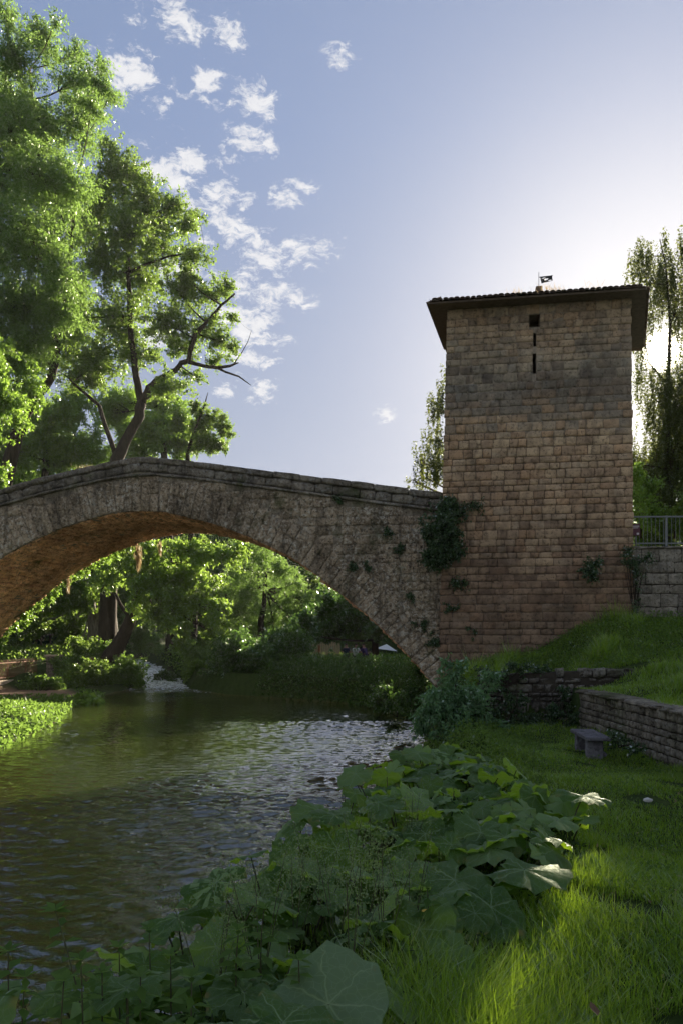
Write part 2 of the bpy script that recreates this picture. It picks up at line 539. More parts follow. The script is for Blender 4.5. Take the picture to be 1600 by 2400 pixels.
def ground_h(x, y):
    x = np.asarray(x, float); y = np.asarray(y, float)
    dr = x - xr(y)                       # >0 right of the river
    dl = xl(y) - x                       # >0 left of the river
    s = np.maximum(dr, dl)               # >0 on land
    # right bank
    low = 1.0 + 0.05 * np.sin(x * 2.1 + y * .7) + .04 * np.sin(y * 1.9 - x)
    # slope behind the walls, up to the tower
    t = smooth1(y, 15.6, 20.8)
    slope = 1.74 + .34 * smooth1(x - xwall(y), .35, 2.2) + .04 * smooth1(y, 8, 16) + (0.15 + .95 * smooth1(x, 2.2, 7.6)) * t + .06 * (x - 5) * (x > 5) + .04 * np.sin(x * 3 + y * 2)
    behind = (x > xwall(y) + .1) & (y < 16.3) | (y >= 16.45)
    right = np.where(behind, slope, low)
    right = np.where((y > 20.75 + (x - 7.7) * -0.0) & (x > 7.55), 5.2, right)
    far = smooth1(y, 22, 27)
    right = np.where((x < 7.55) | (y < 20.75), right * (1 - far) + 1.0 * far, right)
    right = right + 12 * smooth1(y, 70, 150) + 3.0 * smooth1(x, 18, 50) * far
    # left bank
    left = .28 + .25 * smooth1(dl, .5, 3) * smooth1(y, 40, 42) + .75 * np.maximum(smooth1(y, 40.3, 40.7) * smooth1(-x, 12.5, 15), smooth1(-x, 15.95 + (36 - y) * .08, 16.25 + (36 - y) * .08) * smooth1(y, 27, 29)) \
        + 2.6 * smooth1(-x, 15.5, 19) * (1 - smooth1(y, 28, 33)) + 1.5 * smooth1(-x, 20, 34) + 12 * smooth1(y, 75, 150) + .5 * smooth1(y, 40, 46) * smooth1(dl, .3, 2)
    side = np.where(dr > dl, right, left)
    bankw = np.where(dr > dl, np.where(y < 18, 1.15, np.where(y < 33, .7, .6)), np.where(y > 40, .5, 1.6))
    land = np.where(s > 0, side * smooth1(s, -0.15, 1.0 * bankw) , 0)
    # bed, shallow gravel bar across the stream beyond the bridge
    dep = .25 + 0.85 * smooth1(-s, .3, 3.5)
    bar = smooth1(y, 25, 30) * (1 - smooth1(y, 38, 42)) * smooth1(-x, -1, 3)
    bar = np.maximum(bar, .8 * smooth1(-x, 3.0, 6.5) * smooth1(y, 9, 14) * (1 - smooth1(y, 27, 30)))
    bar = np.maximum(bar, smooth1(y, 42, 46))
    dep = dep * (1 - bar) + .14 * bar
    rise = .9 * smooth1(y, 40, 64)
    bed = -dep * smooth1(-s, -0.05, .5) + rise
    return np.where(s > 0.0, land + .0 + np.where(s < .12, 0, 0) + rise * (1 - smooth1(s, 0, 3)), bed) - .02 * (np.abs(s) < .05)


def water_z(y): return .9 * smooth1(y, 40, 64)


def axis(segs):
    out = [segs[0][0]]
    for a, b, d in segs:
        n = max(1, int(round((b - a) / d)))
        out += list(a + (b - a) * (np.arange(n) + 1) / n)
    return np.array(out)


def grid_mesh(name, xs, ys, zf, mat, smooth=True):
    X, Y = np.meshgrid(xs, ys)
    V = np.stack([X.ravel(), Y.ravel(), zf(X, Y).ravel()], 1)
    nx, ny = len(xs), len(ys)
    i = (np.arange(ny - 1)[:, None] * nx + np.arange(nx - 1)[None, :]).ravel()
    return np_mesh(name, V, np.stack([i, i + 1, i + nx + 1, i + nx], 1), mat, smooth)


def ground_mat():
    m, nt = newmat('earth_and_turf')
    pos = nt.a('ShaderNodeNewGeometry')
    sx = nt.n.new('ShaderNodeSeparateXYZ')
    nt.t.links.new(pos, sx.inputs[0])
    n = nt.noise(pos, .8, 5, .65)
    n2 = nt.noise(pos, 7, 5, .7)
    turf = nt.ramp(n2, [(.25, (.016, .026, .006)), (.5, (.030, .050, .010)), (.75, (.055, .075, .018))])
    earth = nt.ramp(n2, [(.25, (.10, .065, .04)), (.5, (.19, .125, .08)), (.75, (.27, .19, .13))])
    # bare reddish gravel spit on the far left bank
    cx = nt.m('ADD', sx.outputs[0], 14.4)
    cy = nt.m('SUBTRACT', sx.outputs[1], 34.2)
    rr = nt.m('ADD', nt.m('POWER', nt.m('DIVIDE', cx, 2.6), 2.0), nt.m('POWER', nt.m('DIVIDE', cy, 3.4), 2.0))
    spit = nt.mr(nt.m('ADD', rr, nt.m('MULTIPLY', n, .5)), .9, 1.35, 1, 0)
    bare = nt.m('MULTIPLY', nt.mr(n, .60, .70), .5)
    c = nt.mix(nt.m('MAXIMUM', spit, bare), turf, earth)
    bed = nt.mix(nt.mr(sx.outputs[2], -.32, -.1), nt.ramp(n, [(.3, (.022, .020, .009)), (.7, (.045, .040, .017))]),
                 nt.ramp(n2, [(.3, (.15, .095, .035)), (.55, (.26, .17, .07)), (.75, (.38, .27, .13))]))
    c = nt.mix(nt.mr(sx.outputs[2], -.04, .03), bed, c)
    finish(nt, c, .95, n2, .8, .04, .1)
    return m


def water_mat():
    m, nt = newmat('river_water')
    pos = nt.a('ShaderNodeNewGeometry')
    sx = nt.n.new('ShaderNodeSeparateXYZ')
    nt.t.links.new(pos, sx.inputs[0])
    x, y = sx.outputs[0], sx.outputs[1]
    v1 = nt.vm('MULTIPLY', pos, (1.0, 1.35, 1.0))
    a = nt.noise(v1, 1.3, 3, .5, .6)
    b = nt.noise(v1, 4.2, 3, .55, .8)
    c = nt.noise(v1, 13, 3, .6, .4)
    rough_patch = nt.mr(nt.noise(pos, .22, 2), .38, .62, .45, 1.0)
    near = nt.mr(y, 8, 22, 1.0, .0)
    ca = nt.mr(y, 26, 45, .9, .3)
    h = nt.m('ADD', nt.m('MULTIPLY', a, .15), nt.m('ADD', nt.m('MULTIPLY', b, .25), nt.m('MULTIPLY', c, nt.m('MULTIPLY', near, .22))))
    rap = nt.mr(nt.m('ADD', y, nt.m('MULTIPLY', x, -.12)), 39.5, 45)
    h = nt.m('ADD', nt.m('MULTIPLY', h, rough_patch), nt.m('MULTIPLY', rap, nt.m('MULTIPLY', b, 2.5)))
    bn = nt.n.new('ShaderNodeBump')
    bn.inputs['Strength'].default_value = .75
    bn.inputs['Distance'].default_value = .10
    nt.set(bn.inputs['Height'], h)
    gl = nt.n.new('ShaderNodeBsdfGlossy')
    gl.inputs['Roughness'].default_value = .02
    gl.inputs['Color'].default_value = (1, 1, 1, 1)
    nt.set(gl.inputs['Normal'], bn.outputs[0])
    fr = nt.n.new('ShaderNodeFresnel')
    fr.inputs['IOR'].default_value = 2.2
    nt.set(fr.inputs['Normal'], bn.outputs[0])
    tr = nt.a('ShaderNodeBsdfTransparent', (.90, .82, .58))
    mud = nt.a('ShaderNodeBsdfDiffuse', (.050, .066, .016))
    under = nt.a('ShaderNodeMixShader', .34, tr, mud)
    s = nt.a('ShaderNodeMixShader', nt.m('MULTIPLY', fr.outputs[0], 1.0, clamp=True), under, gl.outputs[0])
    # broken white water on the rapids and two riffles
    st = nt.noise(nt.vm('MULTIPLY', pos, (1.6, .8, 1.0)), 2.6, 5, .7, 1.2)
    ridge = nt.mr(nt.m('ABSOLUTE', nt.m('SUBTRACT', y, nt.m('SUBTRACT', 36.0, nt.m('MULTIPLY', x, .55)))), 0, 1.6, 1, 0)
    zone = nt.m('MAXIMUM', nt.m('MULTIPLY', rap, 1.25), nt.m('MULTIPLY', ridge, .62))
    foam = nt.mr(nt.m('ADD', st, nt.m('MULTIPLY', zone, .20)), .64, .78)
    foam = nt.m('MULTIPLY', foam, nt.mr(zone, .05, .3))
    wf = nt.a('ShaderNodeBsdfDiffuse', (.72, .74, .76))
    s = nt.a('ShaderNodeMixShader', nt.m('MULTIPLY', foam, .9), s, wf)
    nt.a('ShaderNodeOutputMaterial', s)
    return m


gx = axis([(-112, -40, 12), (-40, -22, 2), (-22, -8, .4), (-8, -3, .4), (-3, 7, .14), (7, 12, .4), (12, 30, 2), (30, 108, 13)])
gy = axis([(-40, -2, 4), (-2, 2, .4), (2, 22.5, .15), (22.5, 50, .4), (50, 80, 2), (80, 152, 12)])
ground = inst('ground', grid_mesh('ground', gx, gy, ground_h, ground_mat()))
tag(ground, 'grassy river banks and dark stream bed of the valley', kind='structure')

_wr = np.random.default_rng(23)
_wl = np.exp(_wr.uniform(math.log(.11), math.log(.44), 54))          # wavelengths
_wd = np.pi / 2 + _wr.normal(size=54) * .42                           # mostly running along the stream
_wp = _wr.uniform(0, 6.283, 54)


def waves(X, Y):
    z = np.zeros_like(X)
    for l, d, p in zip(_wl, _wd, _wp):
        k = 2 * math.pi / l
        ph = k * (X * math.cos(d) + Y * math.sin(d)) + p + 1.1 * np.sin(X * .9 + Y * .35 + p)
        z += .0082 * l ** .95 * np.sin(ph)
    patch = .5 + .25 * np.sin(X * .55 + 1.2 * np.sin(Y * .31)) + .25 * np.sin(Y * .47 - X * .23 + 1.0)
    amt = .50 + .65 * patch
    amt = amt * (.50 + .75 * smooth1(X, -5.5, -1.5))
    return z * amt * (1 - .55 * smooth1(Y, 22, 32)) * (1 + 1.2 * smooth1(Y, 38, 46))


wx = axis([(-60, -12, 4), (-12, 3.2, .048), (3.2, 10, 3.4)])
wy = axis([(-30, 4, 4), (4, 14, .042), (14, 26, .075), (26, 66, .2), (66, 110, 6)])
river = inst('river', grid_mesh('river', wx, wy, lambda X, Y: water_z(Y) + waves(X, Y), water_mat()))
tag(river, 'rippled dark green river flowing under the arch', kind='structure')


# ------------------------------------------------------------------ stone building kit
def stone_variants(name, mat, n=10, rough=.10, jit=.05, seed=1):
    r = np.random.default_rng(seed)
    out = []
    for k in range(n):
        g = np.linspace(-.5, .5, 4)
        V = []
        for iz in range(4):
            for ix in range(4):
                edge = ix in (0, 3) or iz in (0, 3)
                corner = ix in (0, 3) and iz in (0, 3)
                x, z = g[ix], g[iz]
                if corner:
                    x *= .985; z *= .98; y = .10 + r.uniform(-.05, .10)
                elif edge:
                    y = .06 + r.uniform(-.06, .08)
                else:
                    x *= 1.5; z *= 1.5
                    y = r.uniform(-rough, rough)
                V.append((x + r.uniform(-jit, jit) * .35, y, z + r.uniform(-jit, jit) * .7))
        Fq = [(iz * 4 + ix, iz * 4 + ix + 1, iz * 4 + ix + 5, iz * 4 + ix + 4) for iz in range(3) for ix in range(3)]
        ring = [0, 1, 2, 3, 7, 11, 15, 14, 13, 12, 8, 4]
        b0 = len(V)
        V += [(V[i][0], 1.0, V[i][2]) for i in ring]
        for j in range(12):
            a, b = ring[j], ring[(j + 1) % 12]
            Fq.append((b, a, b0 + j, b0 + (j + 1) % 12))
        out.append((np.array(V), np.array(Fq)))
    mes = [np_mesh(name, V, Fq, mat, False) for V, Fq in out]
    return mes, out


def place(parent, items, variants, name, limit, mat, mass_name, seed=3):
    """items: list of (basis Matrix, size in view); the largest become parts, the rest one mass"""
    mes, raw = variants
    r = random.Random(seed)
    items = sorted(items, key=lambda t: -t[1])
    for B, _ in items[:limit]:
        inst(name, mes[r.randrange(len(mes))], parent, basis=B)
    rest = items[limit:]
    if rest:
        VV, FF, AT, o = [], [], [], 0
        for B, _ in rest:
            V, Fq = raw[r.randrange(len(raw))]
            M = np.array(B)
            VV.append(V @ M[:3, :3].T + M[:3, 3])
            FF.append(Fq + o)
            AT.append(np.full(len(Fq), r.random()))
            o += len(V)
        me = np_mesh(mass_name, np.concatenate(VV), np.concatenate(FF), mat, False, np.concatenate(AT))
        tag(inst(mass_name, me, parent), kind='stuff')


def courses(z0, z1, ch, jit, r):
    out = [z0]
    while out[-1] < z1 - ch * .6:
        out.append(out[-1] + ch * (1 + r.uniform(-jit, jit)))
    out[-1] = z1
    return list(zip(out[:-1], out[1:]))


def lay(xa, xb, za, zb, lw, r, holes=()):
    """cuts one course into stones, stopping at openings"""
    spans = [(xa, xb)]
    for (h0, h1, g0, g1) in holes:
        if za < g1 - .03 and zb > g0 + .03:
            ns = []
            for a, b in spans:
                if h1 <= a or h0 >= b: ns.append((a, b)); continue
                if h0 > a: ns.append((a, h0))
                if h1 < b: ns.append((h1, b))
            spans = ns
    res = []
    for a, b in spans:
        x = a
        first = True
        while x < b - 1e-6:
            w = r.uniform(*lw) * (r.uniform(.5, 1.0) if first else 1)
            first = False
            if b - (x + w) < lw[0] * .55: w = b - x
            res.append((x, x + w))
            x += w
    return res


def SB(xa, xb, za, zb, gap, depth, y=0.0, roll=0.0):
    M = Matrix.Translation(((xa + xb) / 2, y, (za + zb) / 2)) @ Matrix.Rotation(roll, 4, 'Y')
    return M @ Matrix.Diagonal((max(xb - xa - gap, .03), depth, max(zb - za - gap, .03), 1))


# ------------------------------------------------------------------ tower
ZB = 1.6
tower = thing('stone_tower', 'square medieval stone tower with tiled roof at the end of the arched bridge', 'tower', T0 + Vector((0, 0, ZB)), -TH)
EAVE = 11.80


def tl(z): return -.028 * (z - 6.3) * -1 if False else .028 * (z - 6.3) if z > 6.3 else -.02 * (6.3 - z)
def tr_(z): return 4.96 + .010 * (9 - z)


def tower_px(px, py, v=0.0):
    """local (w, z) on the tower's front plane for a photo pixel"""
    ox, oy = T0.x + v * DX.x, T0.y + v * DX.y
    k = (px - 800) / F
    w = (k * oy - ox) / (RX.x - k * RX.y)
    return w, CAMZ + (HZ - py) / F * (oy + w * RX.y)


def opening(x0, y0, x1, y1):
    a, zt = tower_px(x0, y0)
    b, zb = tower_px(x1, y1)
    return (a, b, zb, zt)


HOLES = [opening(1239, 737, 1264, 765), opening(1248.5, 780, 1255.5, 811), opening(1247, 828, 1255.5, 875)]
DEPTH = 3.6


def build_tower():
    r = random.Random(5)
    # wall core, front face cut round the three openings, recessed behind the stones
    mb = MB()
    zs = sorted({0.4, EAVE + .02, *[h[2] for h in HOLES], *[h[3] for h in HOLES], 6.3})
    rec = .022
    for za, zb in zip(zs[:-1], zs[1:]):
        xs = [None] + sorted({x for h in HOLES if h[2] <= za + 1e-4 and h[3] >= zb - 1e-4 for x in h[:2]}) + [None]
        for i in range(0, len(xs) - 1, 2):
            la = (tl(za) + .02, tl(zb) + .02) if xs[i] is None else (xs[i], xs[i])
            ra = (tr_(za) - .02, tr_(zb) - .02) if xs[i + 1] is None else (xs[i + 1], xs[i + 1])
            mb.add([(la[0], rec, za - ZB), (ra[0], rec, za - ZB), (ra[1], rec, zb - ZB), (la[1], rec, zb - ZB)], [(0, 1, 2, 3)])
    for h in HOLES:                       # reveals and the dark inside of the wall
        a, b, z0, z1 = h[0], h[1], h[2] - ZB, h[3] - ZB
        p = [(a, rec, z0), (b, rec, z0), (b, rec, z1), (a, rec, z1), (a, .7, z0), (b, .7, z0), (b, .7, z1), (a, .7, z1)]
        mb.add(p, [(0, 4, 5, 1), (1, 5, 6, 2), (2, 6, 7, 3), (3, 7, 4, 0), (4, 7, 6, 5)])
    z0, zm, z1 = .4 - ZB, 6.3 - ZB, EAVE + .02 - ZB
    L = [(tl(.4) + .02, z0), (tl(6.3) + .02, zm), (tl(EAVE) + .02, z1)]
    R = [(tr_(.4) - .02, z0), (tr_(6.3) - .02, zm), (tr_(EAVE) - .02, z1)]
    bl, br = .32, 5.55
    for (xa, za), (xb, zb) in zip(L[:-1], L[1:]):
        mb.add([(xa, rec, za), (xb, rec, zb), (bl, DEPTH, zb), (bl, DEPTH, za)], [(0, 1, 2, 3)])
    for (xa, za), (xb, zb) in zip(R[:-1], R[1:]):
        mb.add([(xa, rec, za), (xb, rec, zb), (br, DEPTH, zb), (br, DEPTH, za)], [(3, 2, 1, 0)])
    mb.add([(bl, DEPTH, z0), (br, DEPTH, z0), (br, DEPTH, z1), (bl, DEPTH, z1)], [(3, 2, 1, 0)])
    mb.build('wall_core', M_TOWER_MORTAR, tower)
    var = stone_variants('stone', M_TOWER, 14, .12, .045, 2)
    items = []
    for za, zb in courses(1.5, EAVE, .207, .24, r):
        zc = (za + zb) / 2
        big = zc < 5.0
        for xa, xb in lay(tl(zc), tr_(zc), za, zb, (.20, .44) if not big else (.26, .6), r, HOLES):
            if xa == tl(zc): xa -= r.uniform(-.012, .028)
            if xb > tr_(zc) - 1e-6: xb += r.uniform(-.012, .028)
            if zb < 1.85 + .26 * max(xa, 0) ** 1.0 * 0.9 - .35 and xa > .3: continue
            gap = .014 if 6.0 < zc < 9.0 else .009
            gap *= r.uniform(.7, 1.4)
            dz0, dz1 = r.uniform(-.006, .006), r.uniform(-.006, .006)
            items.append((SB(xa, xb, za - ZB + dz0, zb - ZB + dz1, gap, .11, r.uniform(-.012, .006) + (.006 if zc > 9 else 0), r.uniform(-.008, .008)), (xb - xa) * (zb - za)))
    # left and right return walls
    for side in (0, 1):
        for za, zb in courses(2.0 if side == 0 else 3.2, EAVE, .26, .12, r):
            zc = (za + zb) / 2
            p0 = Vector((tl(zc) if side == 0 else tr_(zc), 0.0, 0))
            p1 = Vector((.30 if side == 0 else 5.57, DEPTH, 0))
            t = (p1 - p0); ln = t.length; t.normalize()
            for xa, xb in lay(.12, ln, za, zb, (.3, .6), r):
                out = Vector((-t.y, t.x, 0)) if side == 0 else Vector((t.y, -t.x, 0))
                c = p0 + t * ((xa + xb) / 2)
                X = -t if side == 0 else t
                B = Matrix(((X.x, -out.x, 0, c.x), (X.y, -out.y, 0, c.y), (0, 0, 1, zc - ZB), (0, 0, 0, 1)))
                items.append((B @ Matrix.Diagonal((xb - xa - .015, .08, zb - za - .015, 1)), .001 * (xb - xa)))
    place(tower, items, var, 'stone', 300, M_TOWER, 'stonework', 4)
    # roof: plan is irregular, eaves overhang most at the front left
    e = EAVE - ZB
    fl, fr, br_, bl_ = (-.362, -.45), (5.23, -.45), (6.1, 4.0), (.05, 3.25)
    plan = [fl, fr, br_, bl_]
    ridge = [(1.7, 1.75, e + .62), (4.1, 1.85, e + .62)]
    roof = MB()
    # board deck under the tiles (its soffit shows from below)
    n = len(roof.v)
    pts = [(x, y, e) for x, y in plan] + [(x, y, e + .05) for x, y in plan] + ridge
    roof.add(pts, [(3, 2, 1, 0), (0, 1, 5, 4), (1, 2, 6, 5), (2, 3, 7, 6), (3, 0, 4, 7), (4, 5, 9, 8), (5, 6, 9), (6, 7, 8, 9), (7, 4, 8)])
    ro = roof.build('roof', M_WOOD, tower)
    # curved clay tiles in rows up each slope, alternate rows of covers and channels
    def tile_mesh(name, cover=True):
        V, Fq = [], []
        for j, (yy, rad) in enumerate(((0, .5), (1, .42))):
            for k in range(7):
                a = math.pi * k / 6
                V.append((math.cos(a) * rad, yy, math.sin(a) * rad * .6 * (1 if cover else -1)))
        for j in range(1):
            for k in range(6):
                Fq.append((k, k + 1, k + 8, k + 7) if not cover else (k + 1, k, k + 7, k + 8))
        # thickness lip
        o = len(V)
        for k in range(7):
            a = math.pi * k / 6
            V.append((math.cos(a) * .40, .02, math.sin(a) * .40 * .6 * (1 if cover else -1)))
        for k in range(6):
            Fq.append((k, k + 1, o + k + 1, o + k))
        return np_mesh(name, V, [np.array(Fq)], M_TILE, True)
    tc = [tile_mesh('roof_tile', True), tile_mesh('roof_tile', False)]
    slopes = [(fl, fr, ridge[0], ridge[1]), (bl_, fl, ridge[0], ridge[0]), (fr, br_, ridge[1], ridge[1]), (br_, bl_, ridge[1], ridge[0])]
    cnt = 0
    mass = []
    for si, (a, b, ra, rb) in enumerate(slopes):
        A = Vector((*a, e + .06)); Bv = Vector((*b, e + .06)); RA = Vector(ra); RB = Vector(rb)
        ln = (Bv - A).length
        ncol = int(ln / .0725)
        t = (Bv - A).normalized()
        up = ((RA + RB) / 2 - (A + Bv) / 2); up = (up - t * up.dot(t)).normalized()
        nn = t.cross(up)
        hgt = ((RA - A) - t * (RA - A).dot(t)).length
        rows = int(hgt / .32)
        for row in range(rows):
            f = row * .32 / hgt
            x0 = ((RA - A).dot(t)) * f
            x1 = ln - ((Bv - RB).dot(t)) * f
            for cidx in range(ncol):
                s_ = (cidx + .5) * ln / ncol
                if s_ < x0 + (.04 if si == 0 else .16) or s_ > x1 - (.04 if si == 0 else .16): continue
                cover = cidx % 2 == 0
                off = -.06 if row == 0 else 0
                c = A + t * (s_ + r.uniform(-.008, .008)) + up * (row * .32 + off) + nn * ((.03 if cover else .05) + r.uniform(0, .012))
                w = .15 * r.uniform(.9, 1.1)
                B = Matrix(((t.x, up.x, nn.x, c.x), (t.y, up.y, nn.y, c.y), (t.z, up.z, nn.z, c.z), (0, 0, 0, 1))) @ Matrix.Diagonal((w, .42, w, 1))
                if si == 0 and row < 2 or si in (1, 2) and row == 0:
                    inst('roof_tile', tc[0 if cover else 1], ro, basis=B)
                else:
                    mass.append((B, 0 if cover else 1))
    VV, FF, AT, o = [], [], [], 0
    raw = []
    for me in tc:
        v = np.zeros(len(me.vertices) * 3); me.vertices.foreach_get('co', v)
        raw.append((v.reshape(-1, 3), np.array([list(p.vertices) for p in me.polygons])))
    for B, k in mass:
        V, Fq = raw[k]; M = np.array(B)
        VV.append(V @ M[:3, :3].T + M[:3, 3]); FF.append(Fq + o); AT.append(np.full(len(Fq), r.random())); o += len(V)
    tag(inst('upper_tiles', np_mesh('upper_tiles', np.concatenate(VV), np.concatenate(FF), M_TILE, True, np.concatenate(AT)), ro), kind='stuff')
    # stone block on the ridge carrying the pierced metal flag
    w, _ = tower_px(1263, 676, 1.6)
    blk = MB(); blk.box((w, 1.8, e + .82), (.19, .22, .84)); bo = bevel(blk.build('finial_block', M_TILE, tower), .02)
    fy, z0 = 1.8, CAMZ + (HZ - 676) / F * 22.6 - ZB
    flag = MB()
    flag.tube([(w, fy, z0 - .1), (w, fy, z0 + .36)], .008, 5)
    flag.build('vane_pole', M_BLACK, tower)
    # tapering flag plate with three slanting cut-outs: built as strips round the holes
    k = 22.6 / F
    def fp(px, py): return (w + (px - 1266) * k, (HZ - py) * k + CAMZ - ZB)
    ap = lambda u, v: fp(1230 + u / 1568 * 110, 640 + v / 855 * 60)     # pixel of the enlarged view
    polys = [[(500, 262), (970, 240), (940, 270), (560, 290)], [(560, 290), (610, 290), (600, 330), (600, 400), (580, 400), (565, 330)], [(610, 290), (720, 288), (660, 295), (600, 320)],
             [(720, 288), (940, 270), (945, 330), (825, 330), (720, 330)], [(600, 330), (660, 330), (710, 300), (720, 330), (690, 385), (600, 400)],
             [(825, 330), (945, 330), (950, 380), (850, 385), (800, 370)], [(580, 400), (690, 385), (720, 392), (800, 370), (850, 385), (800, 410), (820, 425), (700, 455), (600, 485)],
             [(820, 425), (880, 420), (950, 402), (960, 410), (830, 440), (700, 462), (700, 455)], [(915, 384), (950, 380), (952, 404), (930, 408)]]
    fm = MB()
    for pl in polys:
        q = [ap(*p) for p in pl]
        o = [(x, fy - .006, z) for x, z in q] + [(x, fy + .006, z) for x, z in q]
        n = len(q)
        fm.add(o, [tuple(range(n)), tuple(range(n, 2 * n))[::-1]] + [(i, i + n, (i + 1) % n + n, (i + 1) % n) for i in range(n)])
    fm.build('vane_flag', M_BLACK, tower)


build_tower()

# ------------------------------------------------------------------ bridge
bridge = thing('arched_bridge', 'old stone bridge with one wide arch and sloping parapet over the river', 'bridge', T0 + DX * .12, -TH)
HALF = [(8.85, 6.57), (8.1, 6.53), (7.38, 6.37), (6.4, 6.10), (5.43, 5.72), (4.47, 5.26), (3.84, 4.88), (3.22, 4.39), (2.58, 3.9), (1.93, 3.36), (1.23, 2.68), (.60, 2.0), (.20, 1.5), (.12, .6), (.10, -1.0)]
ARC = HALF[::-1] + [(17.7 - u, z) for u, z in HALF[1:]]          # from the right pier to the left one
TOP = [(-.0, 6.84), (1.18, 7.02), (2.84, 7.28), (4.6, 7.56), (6.4, 7.85), (7.72, 8.05), (8.6, 8.15), (8.9, 8.15), (9.32, 8.09), (10.42, 7.91), (11.81, 7.66), (13.23, 7.33), (16, 6.7), (20, 5.8), (26, 4.6)]
BW = 4.75


def top_z(u): return float(np.interp(u, [p[0] for p in TOP], [p[1] for p in TOP]))


def resample(pl, step):
    pl = [Vector((a, b)) for a, b in pl]
    d = [0]
    for a, b in zip(pl[:-1], pl[1:]): d.append(d[-1] + (b - a).length)
    n = max(2, int(d[-1] / step))
    s_ = np.linspace(0, d[-1], n + 1)
    return [Vector((float(np.interp(x, d, [p.x for p in pl])), float(np.interp(x, d, [p.y for p in pl])))) for x in s_]


